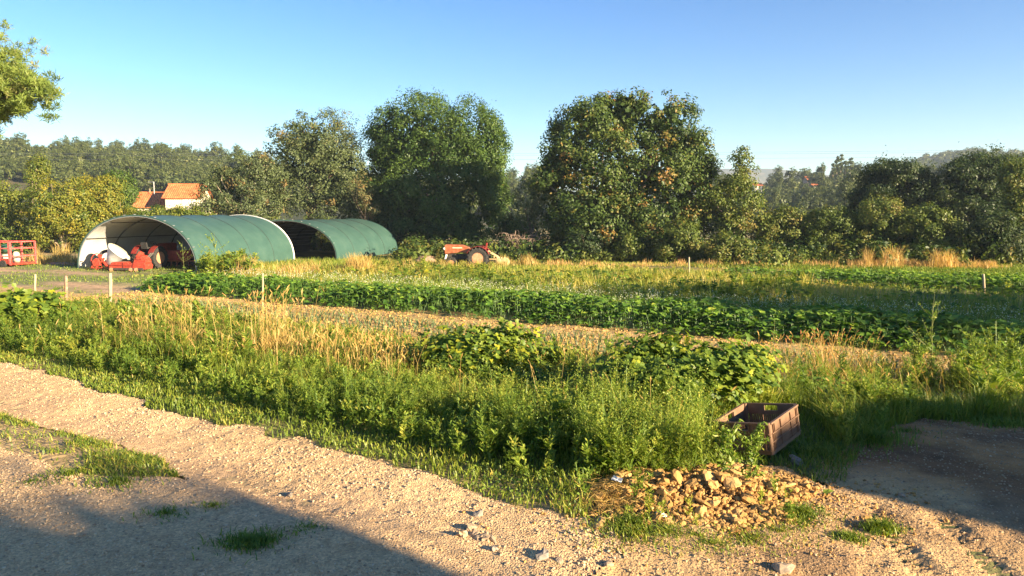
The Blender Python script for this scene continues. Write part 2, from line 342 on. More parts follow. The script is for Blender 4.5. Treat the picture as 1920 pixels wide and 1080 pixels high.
# far hills: ridge heights given along the horizontal viewing angle, at real distances
m_hill = noisemat('hill_scrub', [(.03, .038, .016), (.05, .056, .022), (.16, .12, .06)], scale=.03, rough=1)
def hill_z(x, y):
    u = x/np.maximum(y, 1)
    tx = np.array([-1.2, -.69, -.5, -.33, -.1, .0, .1, .25, .33, .42, .5, .6, .69, 1.2])
    tz = np.array([22, 22.5, 22, 20, 14, 11, 8, 6, 10.5, 12, 13, 18, 20, 20])
    r = np.hypot(x, y); top = np.interp(u, tx, tz)
    return -3+(top+2)*sstep(90, 330, r)+2.5*(fbm(x*.012, y*.012, 3, 91)-.5)*sstep(90, 200, r)-14*sstep(350, 700, r)
X, Y = np.meshgrid(np.linspace(-560, 560, 150), np.linspace(60, 560, 80)); nx = 150
v = np.stack([X.ravel(), Y.ravel(), hill_z(X.ravel(), Y.ravel())], 1); i, j = np.meshgrid(np.arange(79), np.arange(149), indexing='ij'); a = (i*nx+j).ravel()
hl = bpy.data.objects.new('hills', mkmesh('hills', v, np.stack([a, a+1, a+nx+1, a+nx], 1), m_hill, smooth=True)); COL.objects.link(hl); tag(hl, kind='structure')
def ridge(name, pts, d, depth, mat):
    pts = np.array(pts, float); px = np.linspace(pts[0, 0], pts[-1, 0], 90); py = np.interp(px, pts[:, 0], pts[:, 1])-1.2*fbm(px*.03, px*0, 4, 5)
    P = np.array([at(a, b, d) for a, b in zip(px, py)]); rows = []
    for k, s in ((0, -.9), (.35, -.5), (.7, -.15), (1, 0), (1.5, -.3), (2.2, -1)):
        q = P.copy(); q[:, 1] += (k-1)*depth; q[:, 2] = (P[:, 2]+5)*(1+s)-5+(fbm(P[:, 0]*.01+k*3, P[:, 0]*0+k, 3, 8)-.5)*depth*.05*(k != 1); rows.append(q)
    v = np.concatenate(rows); n = 90; i, j = np.meshgrid(np.arange(5), np.arange(n-1), indexing='ij'); a = (i*n+j).ravel()
    o = bpy.data.objects.new(name, mkmesh(name, v, np.stack([a, a+1, a+n+1, a+n], 1), mat, smooth=True)); COL.objects.link(o); tag(o, kind='structure')
ridge('distant_ridge', [(1250, 330), (1340, 317), (1400, 318), (1440, 317), (1500, 322), (1600, 335), (1700, 350)], 1800, 260, m_hill)
ridge('wooded_hill', [(1560, 330), (1680, 310), (1780, 292), (1830, 285), (1890, 288), (1960, 300), (2060, 320), (2200, 340)], 620, 110, m_hill)

# ------------------------------------------------------------------ foliage materials
m_oak = leafmat('oak_leaves', [(.018, .038, .009), (.052, .088, .016), (.095, .13, .024), (.26, .14, .035)], trans=.2)
m_dense = leafmat('dense_leaves', [(.014, .038, .009), (.046, .090, .016), (.090, .142, .023), (.13, .17, .03)], trans=.2)
m_grey = leafmat('grey_green_leaves', [(.036, .052, .020), (.080, .108, .040), (.13, .16, .06), (.22, .14, .05)], trans=.2)
m_yellow = leafmat('yellowing_leaves', [(.05, .09, .014), (.12, .16, .022), (.24, .23, .028), (.38, .29, .03)])
m_green = leafmat('shrub_leaves', [(.024, .048, .010), (.070, .108, .017), (.13, .16, .028), (.20, .15, .035)], trans=.22)
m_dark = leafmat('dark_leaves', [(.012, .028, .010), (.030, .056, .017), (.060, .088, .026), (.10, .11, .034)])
m_pine = leafmat('pine_needles', [(.06, .10, .022), (.13, .19, .04), (.21, .27, .05), (.28, .26, .10)])
m_farp = leafmat('far_pine_needles', [(.024, .040, .012), (.062, .085, .024), (.115, .135, .036), (.17, .17, .05)], trans=.2)
m_bark = noisemat('bark', [(.07, .05, .035), (.16, .12, .085), (.24, .19, .14)], scale=14, bump=.01, stretch=(1, 1, .3))
m_palebark = noisemat('pale_bark', [(.16, .12, .08), (.30, .24, .16), (.40, .33, .24)], scale=10, bump=.01, stretch=(1, 1, .3))

def crown(acc, lobes, nclus, nleaf, L, cs, rng, t0=.45, tj=.18, inner=.25, flat=.8, upb=.25, mi=0, accent=0, zmin=None, cull=.22, aspect=.6, core=0, bump=.9):
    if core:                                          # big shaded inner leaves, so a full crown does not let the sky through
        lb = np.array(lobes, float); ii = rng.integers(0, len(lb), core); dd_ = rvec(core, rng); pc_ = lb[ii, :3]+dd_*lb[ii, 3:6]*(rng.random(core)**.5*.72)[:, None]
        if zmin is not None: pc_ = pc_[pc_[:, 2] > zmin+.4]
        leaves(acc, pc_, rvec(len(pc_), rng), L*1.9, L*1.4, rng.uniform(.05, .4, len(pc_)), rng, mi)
    lobes = np.array(lobes, float); wgt = (lobes[:, 3]*lobes[:, 5]+lobes[:, 4]*lobes[:, 5]+lobes[:, 3]*lobes[:, 4]); wgt /= wgt.sum()
    k = rng.choice(len(lobes), nclus, p=wgt); d = rvec(nclus, rng); fr = np.where(rng.random(nclus) < inner, rng.uniform(.15, .75, nclus), rng.uniform(.78, 1.0, nclus))
    c = lobes[k, :3]+d*lobes[k, 3:6]*fr[:, None]
    nz = vnoise(c[:, 0]/cs*.42+c[:, 2]*.31/cs, c[:, 2]/cs*.45+c[:, 1]*.3/cs, 9); c = c+d*((nz-.5)*cs*bump)[:, None]; kk = nz > cull; c = c[kk]; d = d[kk]; fr = fr[kk]
    if zmin is not None: 
        keep = c[:, 2] > zmin; c = c[keep]; d = d[keep]; fr = fr[keep]
    n = len(c); csz = cs*rng.uniform(.55, 1.35, n); ct = t0+rng.normal(0, tj, n); ct = np.where(rng.random(n) < accent, rng.uniform(.85, 1, n), ct)
    m = np.maximum(4, (nleaf*(csz/cs)**1.5*rng.uniform(.6, 1.3, n)).astype(int)); idx = np.repeat(np.arange(n), m); N = len(idx)
    off = rvec(N, rng)*(rng.random(N)**.5)[:, None]; P = c[idx]+off*csz[idx][:, None]*np.array([1, 1, flat])
    nr = unit(off*.75+d[idx]*.45+rvec(N, rng)*.60+np.array([0, 0, upb*.8]))
    leaves(acc, P, nr, L*rng.uniform(.6, 1.4, N), L*aspect*rng.uniform(.7, 1.3, N), np.clip(ct[idx]+rng.normal(0, .10, N), .01, .99), rng, mi)
    return c
def limbs(acc, base, targets, r0, rng, mid=.45, n=7, trunk_h=None, mi=0, wob=.12):
    base = np.array(base, float); T = np.asarray(targets, float); top = T.mean(0); hh = trunk_h if trunk_h else (top[2]-base[2])*mid
    fork = base+np.array([rng.normal(0, .05)*hh, rng.normal(0, .05)*hh, hh])
    tube(acc, [base-[0, 0, .2], base+[0, 0, .15], base*.5+fork*.5+rng.normal(0, .03, 3)*hh, fork], [r0*1.5, r0*1.1, r0*.9, r0*.75], n, .5, mi)
    for t in T:
        b = fork*.35+t*.65+rng.normal(0, wob, 3)*np.linalg.norm(t-fork)*.6; a = fork*.75+t*.25+np.array([0, 0, .12*np.linalg.norm(t-fork)])
        tube(acc, [fork-[0, 0, .05], a, b, t], [r0*.55, r0*.42, r0*.25, r0*.07], 5, .5, mi)
def L2(d, *ls, dz=None):                              # lobes given by the outline they had in the photo, at distance d
    o = []
    for l in ls:
        px, py, rx, ry = l[:4]; dd = l[4] if len(l) > 4 else 0; p = at(px, py, d+dd); o.append((p[0], p[1], p[2], rx*(d+dd)/F, rx*(d+dd)/F*.9, ry*(d+dd)/F))
    return o
def tree(name, label, base, lobes, nclus, nleaf, L, cs, mat, seed, bark=None, cat='tree', r0=.22, group=None, ntar=9, mid=.4, extra=None, **kw):
    rng = np.random.default_rng(seed); root = thing(name, base, label, cat, group)
    a = Acc(); c = crown(a, lobes, nclus, nleaf, L, cs, rng, zmin=base[2]+.1, **kw)
    if extra: extra(a, rng)
    a.build('crown' if cat == 'tree' else 'foliage', mat, root, base)
    b = Acc(); T = c[rng.choice(len(c), min(ntar, len(c)), replace=False)]; limbs(b, base, T, r0, rng, mid=mid); b.build('trunk' if cat == 'tree' else 'stems', bark or m_bark, root, base, smooth=True)
    return root
zof_ = lambda x, y: terr(x, y)
def gb(px, d): x = (px-960)/F*d; return np.array([x, d, float(terr(x, d))])
# ------------------------------------------------------------------ the tree line
G_TL = 'trees and shrubs along the far edge of the field'
def spires(px0, px1, py0, py1, d, n, top):            # upright shoots breaking a crown's outline
    def f(a, rng):
        for i in range(n):
            px = rng.uniform(px0, px1); p = at(px, np.interp(px, *top)+rng.uniform(0, 26), d+rng.normal(0, 1.5)); m = 26
            P = p+rng.normal(0, 1, (m, 3))*np.array([.14, .14, .34]); leaves(a, P, unit(rvec(m, rng)+[0, 0, .3]), .17, .10, np.clip(rng.normal(.5, .12, m), 0, 1), rng)
    return f
dtop = (np.array([690, 720, 760, 800, 850, 890, 930, 952]), np.array([235, 200, 178, 174, 186, 196, 212, 250]))
tree('dense_tree', 'tall dense dark green tree with a full domed crown behind the orange tractor', gb(825, 66),
     L2(65, (790, 262, 92, 84), (862, 275, 84, 82, -1), (735, 268, 46, 66), (915, 290, 38, 82), (822, 360, 128, 92, -1), (720, 355, 44, 78), (925, 375, 30, 74), (770, 420, 74, 52, -2), (868, 428, 72, 42, -2)),
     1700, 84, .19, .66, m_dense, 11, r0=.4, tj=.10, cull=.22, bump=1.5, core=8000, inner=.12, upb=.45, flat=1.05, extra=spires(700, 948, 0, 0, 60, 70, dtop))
tree('grey_green_tree', 'tall grey-green tree with a loose feathery crown behind the green tunnels', gb(585, 64),
     L2(64, (590, 255, 62, 50), (548, 275, 48, 42), (620, 300, 60, 60), (560, 340, 62, 66), (625, 375, 62, 60), (650, 330, 40, 60)),
     680, 80, .17, .64, m_grey, 12, core=2000, r0=.3, tj=.13, inner=.3, accent=.03)
tree('bare_topped_tree', 'thin half-bare tree showing sky between its twigs, just left of the big dense tree', gb(655, 66),
     L2(66, (650, 235, 34, 34), (668, 290, 32, 50), (640, 270, 26, 40)), 110, 24, .13, .5, m_grey, 13, r0=.16, tj=.16, t0=.6, ntar=26, mid=.55)
tree('olive_green_tree', 'olive-brown tree with pale forked stems rising behind the first green tunnel', gb(455, 62),
     L2(62, (470, 320, 50, 44), (500, 355, 34, 62), (440, 365, 46, 48), (395, 378, 36, 40), (480, 385, 54, 40), (425, 330, 22, 30)),
     460, 75, .16, .56, m_grey, 14, bark=m_palebark, r0=.2, t0=.42, accent=.05, ntar=14)
tree('small_dark_shrub', 'dark green shrub at the foot of the big dense tree, left of the tractor', gb(690, 63),
     L2(63, (690, 420, 34, 44), (665, 400, 24, 40)), 90, 50, .15, .5, m_green, 15, cat='shrub', r0=.08, mid=.2)
tree('oak_tree', 'huge broad oak with browning leaves and gaps of sky in its double-domed crown', gb(1175, 52),
     L2(52, (1110, 240, 76, 62), (1232, 238, 86, 58, 1), (1172, 205, 48, 34), (1285, 290, 54, 62), (1062, 290, 50, 60), (1150, 320, 88, 70, -1), (1240, 345, 88, 72, -1), (1320, 330, 30, 42), (1035, 335, 44, 46), (1110, 400, 78, 62, -2), (1210, 420, 92, 62, -2), (1300, 400, 44, 52), (1060, 420, 44, 54)),
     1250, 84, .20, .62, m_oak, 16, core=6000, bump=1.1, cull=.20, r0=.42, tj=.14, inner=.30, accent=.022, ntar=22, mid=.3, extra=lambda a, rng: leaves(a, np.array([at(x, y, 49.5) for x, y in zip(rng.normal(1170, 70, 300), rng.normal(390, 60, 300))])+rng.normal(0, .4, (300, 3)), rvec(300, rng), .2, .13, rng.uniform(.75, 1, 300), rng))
tree('olive_tree', 'small rounded silver-green olive tree between the dense tree and the oak', gb(1000, 53),
     L2(53, (1000, 372, 38, 36), (1020, 400, 26, 30), (978, 400, 26, 28)), 130, 60, .12, .42, m_grey, 17, r0=.12, tj=.08, t0=.4)
tree('shrub', 'dark shrub behind the heap of dead branches, between the dense tree and the olive tree', gb(950, 60), L2(60, (952, 430, 34, 36), (985, 440, 40, 30)), 120, 60, .16, .5, m_green, 19, cat='shrub', r0=.06, mid=.2, core=900)
tree('slender_tree', 'slender light green tree with a pointed top just right of the oak', gb(1385, 50),
     L2(50, (1390, 300, 20, 26), (1388, 335, 34, 32), (1375, 375, 50, 36), (1350, 415, 48, 40), (1400, 410, 48, 40), (1330, 375, 22, 26)),
     330, 46, .17, .48, m_green, 18, r0=.16, t0=.55, tj=.13, accent=.03)
S = [  # px, d, lobes, clusters, material, label
 (1272, 46, [(1272, 452, 38, 40), (1255, 470, 26, 24)], 110, m_green, 'bright green shrub at the foot of the oak, behind the thin stake', .55),
 (1190, 47, [(1190, 462, 32, 28)], 60, m_green, 'low green shrub right under the middle of the oak', .45),
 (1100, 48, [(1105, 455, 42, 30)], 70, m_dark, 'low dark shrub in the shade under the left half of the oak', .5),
 (1380, 45, [(1378, 465, 36, 32), (1350, 472, 26, 24)], 100, m_green, 'rounded olive shrub below the slender pointed tree', .62),
 (1470, 50, [(1470, 428, 52, 40), (1440, 450, 36, 34), (1505, 450, 36, 36)], 190, m_green, 'olive-yellow shrub left in the row of shrubs below the distant pines', .66),
 (1560, 49, [(1556, 428, 52, 44), (1530, 458, 40, 32), (1592, 452, 40, 38)], 220, m_green, 'broad mid-green shrub behind the tallest tuft of straw-coloured reeds', .5),
 (1650, 48, [(1650, 418, 50, 50), (1632, 450, 44, 36), (1690, 440, 40, 46)], 230, m_green, 'tall bushy green shrub in front of the dark tree with a ragged top', .58),
 (1745, 47, [(1738, 428, 46, 46), (1766, 455, 38, 36)], 190, m_green, 'sunlit green shrub in front of the gap between the two dark trees', .48),
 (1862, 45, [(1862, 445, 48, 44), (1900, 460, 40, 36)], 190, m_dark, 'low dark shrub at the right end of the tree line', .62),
 (1905, 47, [(1908, 340, 30, 50), (1925, 400, 40, 60)], 200, m_green, 'lighter yellow-green tree cut by the right edge of the view', .6)]
for k, (px, d, lb, nc, mt, lab, t0) in enumerate(S):
    tree('shrub' if k < 9 else 'leafy_tree', lab, gb(px, d), L2(d, *lb), int(nc*1.25), 72, .15, .46, mt, 30+k, cat='shrub' if k < 9 else 'tree', r0=.07, mid=.15, t0=t0, tj=.13, core=1500, group=G_TL, ntar=12)
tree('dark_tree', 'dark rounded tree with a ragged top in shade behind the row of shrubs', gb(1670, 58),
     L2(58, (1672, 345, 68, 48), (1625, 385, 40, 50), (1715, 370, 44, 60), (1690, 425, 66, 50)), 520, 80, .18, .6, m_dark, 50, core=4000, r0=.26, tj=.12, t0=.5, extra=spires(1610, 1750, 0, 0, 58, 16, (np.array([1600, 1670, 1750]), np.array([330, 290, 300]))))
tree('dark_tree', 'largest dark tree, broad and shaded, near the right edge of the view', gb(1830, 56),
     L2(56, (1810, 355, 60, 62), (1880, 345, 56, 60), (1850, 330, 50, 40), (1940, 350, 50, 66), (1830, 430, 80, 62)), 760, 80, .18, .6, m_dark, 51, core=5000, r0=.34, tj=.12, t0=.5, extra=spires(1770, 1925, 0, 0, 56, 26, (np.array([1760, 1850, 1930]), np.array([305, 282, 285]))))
# yellowing shrubs and small trees on the left
Lf = [
 (20, 60, [(20, 392, 52, 50), (-20, 400, 50, 60)], 200, m_yellow, 'yellow-green tree cut by the left edge behind the red cage', .36),
 (118, 57, [(112, 385, 58, 50), (80, 420, 40, 40), (150, 415, 46, 40)], 300, m_yellow, 'yellowing tree with pale forked trunks beside the first green tunnel', .52),
 (185, 60, [(185, 372, 44, 46), (170, 420, 50, 40)], 210, m_yellow, 'yellow-leaved tree behind the left end of the first tunnel', .6),
 (235, 63, [(224, 362, 32, 42), (206, 400, 40, 36)], 220, m_dense, 'fresh green rounded tree left of the house with the orange roof', .62),
 (300, 61, [(290, 406, 52, 16), (352, 406, 50, 16), (240, 412, 34, 24)], 190, m_yellow, 'low yellow-green hedge in front of the house with the orange roof', .30),
 (70, 66, [(66, 330, 14, 34), (78, 312, 10, 24)], 50, m_yellow, 'thin pale tree leaning above the yellow bushes on the left', .42)]
for k, (px, d, lb, nc, mt, lab, t0) in enumerate(Lf):
    tree('hedge' if k == 4 else 'small_tree', lab, gb(px, d), L2(d, *lb), int(nc*1.2), 66, .16, .5, mt, 60+k, cat='hedge' if k == 4 else 'tree', bark=m_palebark, r0=.12 if k != 1 else .17, mid=.12 if k != 5 else .5, t0=t0, tj=.16, core=900, group='yellowing trees behind the tunnels', ntar=16)
for px, dd in ((40, 2), (165, 3)):                    # dark undergrowth behind
    pass
tree('shrub', 'dark green undergrowth between the red cage and the first tunnel', gb(60, 58), L2(58, (20, 450, 50, 30), (80, 458, 46, 24), (150, 455, 40, 26)), 190, 50, .16, .5, m_green, 70, cat='shrub', r0=.05, mid=.1, t0=.35)
tree('shrub', 'reddish brown shrub between the dense tree and the green tunnels', gb(688, 61), L2(61, (680, 355, 22, 36), (700, 390, 20, 34)), 60, 40, .14, .45, m_grey, 71, cat='shrub', r0=.05, mid=.2, t0=.8)
tree('shrub', 'dark thicket seen through the open far end of the second tunnel', gb(600, 62), L2(62, (600, 440, 60, 38), (520, 440, 50, 36), (700, 450, 50, 26)), 190, 50, .16, .5, m_green, 72, cat='shrub', r0=.05, mid=.1, t0=.4)
rng = np.random.default_rng(77); a = Acc(); n = 520; px = rng.uniform(760, 1925, n); dd = 50+rng.normal(0, 1.8, n)-(px > 1400)*2.5; x = (px-960)/F*dd
pr = Acc(); crown(pr, [(0, 0, .35, .5, .5, .45)], 7, 30, .15, .32, rng, t0=.4, upb=.4); stamp(a, pr.arrays(), np.stack([x, dd, zof_(x, dd)], 1), rng.uniform(.6, 1.9, n), rng, .12)
n = 260; px = rng.uniform(-10, 760, n); dd = 64+rng.normal(0, 1.2, n); x = (px-960)/F*dd; stamp(a, pr.arrays(), np.stack([x, dd, zof_(x, dd)], 1), rng.uniform(.8, 2.2, n), rng, .12)
o = a.build('undergrowth', m_green); tag(o, kind='stuff')
# pine reaching in from the left
def pine():
    d = 24; base = np.array([-19.2, d, 0.]); rng = np.random.default_rng(5); root = thing('pine_tree', base, 'tall pine reaching into the sky at the top left corner', 'tree')
    a = Acc(); b = Acc(); tube(b, [base, base+[.2, 0, 3], base+[.5, 0, 6], base+[.3, 0, 9.5]], [.28, .24, .18, .05], 9)
    for k in range(34):
        az = rng.uniform(0, 2*np.pi); z0 = rng.uniform(5.5, 9.6); ln = rng.uniform(1.6, 3.2)*(1.25-(z0-5)/8)*(.6 if z0 > 7.2 else 1)
        if k < 12: tg = at(rng.uniform(-30, 66), 0, d+rng.normal(0, .8)); tg[2] = np.interp((tg[0]+19.2), [2.5, 4.5], [rng.uniform(5.3, 7.2), 5.9]); s = base+[.4, 0, max(3.5, tg[2]-1.5)]
        else: s = base+[.3, 0, z0]; tg = s+[math.cos(az)*ln, math.sin(az)*ln, rng.uniform(-.3, 1.2)]
        if (tg[0]+19.2) > 3.4 and tg[2] > 6.9: tg[2] = 6.4
        p = [s, s*.6+tg*.4+[0, 0, .05], s*.2+tg*.8, tg]; tube(b, p, [.06, .045, .03, .01], 5)
        for c in range(54):
            t = rng.uniform(.45, 1.02); q = s*(1-t)+tg*t+rng.normal(0, 1, 3)*[.42, .42, .28]; n = 60; tt = rng.normal(.55, .16)
            dv = unit(rvec(n, rng)+[0, 0, .5]); P = q+dv*.09+rng.normal(0, .06, (n, 3)); leaves(a, P, rvec(n, rng), .19, .028, np.clip(tt+rng.normal(0, .1, n), 0, 1), rng, axis=dv)
    a.build('crown', m_pine, root, base); b.build('trunk', m_bark, root, base, smooth=True)
pine()
# dead brush pile
def brush(px, py0, py1, d, wpx, n, name, label, seed):
    rng = np.random.default_rng(seed); base = gb(px, d); a = Acc(); top = at(px, py0, d)[2]; hh = top-base[2]; wd = wpx*d/F
    for i in range(n):
        x0 = rng.normal(0, wd*.25); p0 = base+[x0, rng.normal(0, .3), rng.uniform(0, hh*.4)]; az = rng.uniform(-.75, .75)
        l = .8*hh*rng.uniform(.5, .95); p2 = p0+[math.sin(az)*l*.9, rng.normal(0, .3), math.cos(az)*l*.55]; p1 = (p0+p2)/2+[0, 0, .22*l]
        tube(a, [p0, p1, p2, p2+(p2-p1)*.5-[0, 0, .2*l]], [.022, .016, .010, .003], 4, rng.uniform(0, 1))
    o = a.build(name, tintmat('dead_twigs', [(.10, .07, .05), (.25, .18, .13), (.36, .27, .20)]), None, base); o.location = base; tag(o, label, 'brushwood')
brush(975, 418, 475, 50, 44, 200, 'brush_pile', 'heap of dead grey-brown branches beside the small olive tree', 3)

# ------------------------------------------------------------------ far wooded hills
def farmesh(kind, seed):
    rng = np.random.default_rng(seed); a = Acc()
    if kind == 'round': lob = [(rng.normal(0, 1.2), rng.normal(0, 1.2), rng.uniform(2.4, 4.2), rng.uniform(2.0, 3.0), 2.5, rng.uniform(1.6, 2.4)) for _ in range(5)]
    elif kind == 'umbrella': lob = [(rng.normal(0, 1.6), rng.normal(0, 1.6), rng.uniform(5.0, 7.6), rng.uniform(1.9, 2.7), 2.4, rng.uniform(1.3, 1.9)) for _ in range(7)]
    elif kind == 'tall': lob = [(rng.normal(0, .8), rng.normal(0, .8), z, 2.1-z*.1, 2.-z*.1, 1.6) for z in (3, 4.6, 6.2, 7.8, 9.2)]
    else: lob = [(0, 0, z, .75-.03*z, .75-.03*z, 1.5) for z in (1.5, 3.4, 5.4, 7.4)]
    crown(a, lob, 130 if kind != 'cypress' else 60, 34, .40, .75 if kind != 'cypress' else .4, rng, t0=.45, tj=.13, inner=.15, upb=.35)
    tube(a, [(0, 0, -1.5), (.1, 0, 2), (0, .1, 6 if kind != 'round' else 3)], [.20, .16, .10], 5, .5, 1)
    return a.mesh('far_tree', [m_farp, m_palebark])
FM = {k: [farmesh(k, 100+i*7+j) for j in range(2)] for i, k in enumerate(('round', 'umbrella', 'tall', 'cypress'))}
def far(kind, x, y, s, label, group, name='pine_tree', z=None):
    o = bpy.data.objects.new(name, FM[kind][int(RNG.integers(2))]); COL.objects.link(o); o.location = (x, y, float(hill_z(x, y)) if z is None else z)
    o.rotation_euler = (0, 0, RNG.uniform(0, 6.28)); o.scale = (s*RNG.uniform(.9, 1.2), s*RNG.uniform(.9, 1.2), s*RNG.uniform(.85, 1.15)); tag(o, label, 'tree', group); return o
def scatter(px0, px1, d0, d1, n, kinds, label, group, smin=.9, smax=1.5, name='pine_tree', skip=()):
    k = 0; pts = []
    while k < n:
        px = RNG.uniform(px0, px1); d = d0+(d1-d0)*RNG.random()**.8; x = (px-960)/F*d
        if any(a < px < b and e < d < g for a, b, e, g in skip): continue
        if any((x-p[0])**2+((d-p[1])*.6)**2 < 9 for p in pts): continue
        pts.append((x, d)); far(kinds[int(RNG.integers(len(kinds)))], x, d, RNG.uniform(smin, smax), label, group, name); k += 1
scatter(-40, 500, 285, 350, 125, ('round', 'umbrella', 'round', 'round', 'tall'), 'pine on the crest of the wooded hill at the left', 'pines on the crest of the left hill', .6, .95)
scatter(-40, 500, 165, 285, 130, ('round', 'round', 'round', 'umbrella'), 'tree on the slope of the wooded hill at the left', 'trees on the slope of the left hill', .6, .95, 'hillside_tree', skip=((70, 130, 230, 330), (0, 60, 180, 235)))
scatter(935, 1030, 170, 300, 22, ('round', 'tall'), 'far tree seen in the gap between the dense tree and the oak', 'far trees in the middle gap', .8, 1.2, 'hillside_tree')
scatter(1330, 1720, 250, 345, 62, ('umbrella', 'tall', 'umbrella', 'round'), 'pine on the far rise at the right', 'pines on the far rise at the right', .65, 1.0, skip=((1405, 1432, 0, 330),))
scatter(1330, 1680, 105, 240, 66, ('round', 'round', 'tall'), 'bushy tree on the low ground below the far pines at the right', 'bushy trees below the far pines', .55, 1.0, 'hillside_tree', skip=((1400, 1436, 0, 330),))
for px in (1563, 1570, 1579, 1556, 1588): 
    x = (px-960)/F*240; far('cypress', x, 240, 1.25, 'slim dark cypress among the far pines at the right', 'cypresses on the far rise', 'cypress_tree')
# wood cover on the hill too dense to count
def woods():
    a = Acc(); rng = np.random.default_rng(9); N = 1700; px = rng.uniform(-60, 2000, N); d = rng.uniform(170, 400, N); x = (px-960)/F*d; z = hill_z(x, d)
    P = np.stack([x, d, z], 1); pr = Acc(); crown(pr, [(0, 0, 2.5, 3, 3, 2.2)], 22, 22, .9, 1.1, rng, t0=.4); stamp(a, pr.arrays(), P, rng.uniform(.5, .95, N), rng)
    N = 420; px = rng.uniform(1640, 2000, N); t = rng.uniform(0, 1, N); 
    q = np.array([at(p, np.interp(p, [1560, 1680, 1780, 1830, 1890, 1960], [330, 310, 292, 285, 288, 300])+1+14*u, 610-50*u) for p, u in zip(px, t)]); stamp(a, pr.arrays(), q-[0, 0, 5], rng.uniform(1.2, 2.0, N), rng)
    o = a.build('woodland', m_farp); tag(o, kind='stuff')
woods()

# ------------------------------------------------------------------ tunnels
m_green_pl = noisemat('green_tarpaulin', [(.034, .080, .064), (.042, .095, .075), (.056, .110, .086)], scale=1.3, rough=.55, bump=.01, bscale=3, spec=.4)
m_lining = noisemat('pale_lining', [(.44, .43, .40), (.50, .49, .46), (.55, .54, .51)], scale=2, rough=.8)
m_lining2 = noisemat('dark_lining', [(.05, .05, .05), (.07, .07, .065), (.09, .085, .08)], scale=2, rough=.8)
m_steel = noisemat('galvanised_steel', [(.30, .30, .30), (.42, .42, .41), (.50, .50, .48)], scale=12, rough=.45, metal=.6)
m_white = noisemat('white_plastic', [(.62, .60, .55), (.72, .70, .66), (.78, .77, .74)], scale=6, rough=.5)
m_black = noisemat('black_rubber', [(.018, .018, .018), (.035, .034, .032), (.07, .06, .05)], scale=18, rough=.8, bump=.003)
UX, UY = .254, .967
def tunnel(O, Wd, Hh, Ln, label, nh, white_end, lining, slots=False):
    base = np.array([O[0]-.967*Wd/2, O[1]+.254*Wd/2, -1.05]); root = thing('storage_tunnel', base, label, 'tunnel', 'green arched storage tunnels')
    cx = np.array([-.967, .254, 0]); u = np.array([UX, UY, 0])
    def P(th, s, off=0):                              # th 0 = right foot, pi = left foot
        w = Wd/2-off; h = Hh-off; return cx*(-np.cos(th)[..., None]*w)*1.0+np.array([0, 0, 1.])*(h*np.sin(th)**.86)[..., None]+u*s[..., None]
    def shell(s0, s1, off, name, mat, ns=40, wob=.07):
        th, s = np.meshgrid(np.linspace(0, np.pi, 49), np.linspace(s0, s1, ns)); k = np.abs(np.sin(s/Ln*np.pi*(nh-1)))
        v = P(th, s, off); v = v*(1, 1, 1)-(np.sin(th)*k*wob)[..., None]*np.array([0, 0, 1.])
        v = v+.008*(fbm(s*1.5+th, th*4, 3, 7)-.5)[..., None]*8*np.array([.3, .1, .6])*np.sin(th)[..., None]
        i, j = np.meshgrid(np.arange(ns-1), np.arange(48), indexing='ij'); a = (i*49+j).ravel()
        o = bpy.data.objects.new(name, mkmesh(name, v.reshape(-1, 3), np.stack([a, a+1, a+50, a+49], 1), mat, smooth=True)); COL.objects.link(o); o.parent = root; return o
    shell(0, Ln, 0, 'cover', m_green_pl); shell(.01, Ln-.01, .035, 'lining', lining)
    th = np.linspace(0, np.pi, 41)
    for k in range(nh):
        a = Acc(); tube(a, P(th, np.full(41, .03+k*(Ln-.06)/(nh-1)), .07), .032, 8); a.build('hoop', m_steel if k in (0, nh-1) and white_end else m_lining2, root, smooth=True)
    for t in (.18, .34, .5, .66, .82):
        a = Acc(); tt = np.full(2, t*np.pi); tube(a, P(tt, np.array([.02, Ln-.02]), .12), .022, 6); a.build('purlin', m_steel if slots else m_lining2, root, smooth=True)
    if slots:
        for t in (.56, .60, .63, .70, .74, .78, .86, .90, .94):
            a = Acc(); tt = np.full(2, t*np.pi); tube(a, P(tt, np.array([.02, Ln-.02]), .075), .012, 6); a.build('purlin', m_steel, root, smooth=True)
    for k in range(1, nh-1):
        a = Acc(); tube(a, P(th, np.full(41, k*Ln/(nh-1)+.05), -.006), .010, 6); a.build('strap', m_black, root, smooth=True)
    for s_, mt in ((0.0, m_green_pl), (Ln, m_white if white_end else m_green_pl)):
        a = Acc(); w = .06 if s_ == 0 else .13 if white_end else .05
        v = np.stack([P(th, np.full(41, s_-w*(s_ > 0)), -.02), P(th, np.full(41, s_+w*(s_ == 0)), -.02), P(th, np.full(41, s_+w*(s_ == 0)), .05), P(th, np.full(41, s_-w*(s_ > 0)), .05)], 1)
        i, j = np.meshgrid(np.arange(40), np.arange(4), indexing='ij'); j2 = (j+1) % 4; a.grid(v.reshape(-1, 3), np.stack([i*4+j, i*4+j2, (i+1)*4+j2, (i+1)*4+j], -1).reshape(-1, 4), .5)
        a.build('edge_band', mt, root, smooth=False)
    a = Acc(); 
    for t in np.linspace(.12, .88, 15): tube(a, np.array([P(np.array(t*np.pi), np.array(.0), -.03), P(np.array(t*np.pi), np.array(.16), -.03)]), .022, 5)
    a.build('clips', m_steel, root)
    return root
tunnel((-16.75, 39.54), 7.75, 2.95, 9.7, 'nearer green arched tunnel with a pale lining, red machines parked in its mouth', 5, True, m_lining)
tunnel((-11.43, 48.6), 7.75, 2.62, 9.9, 'farther green arched tunnel, empty, open at both ends, ahead of the dense tree', 5, False, m_lining2, True)

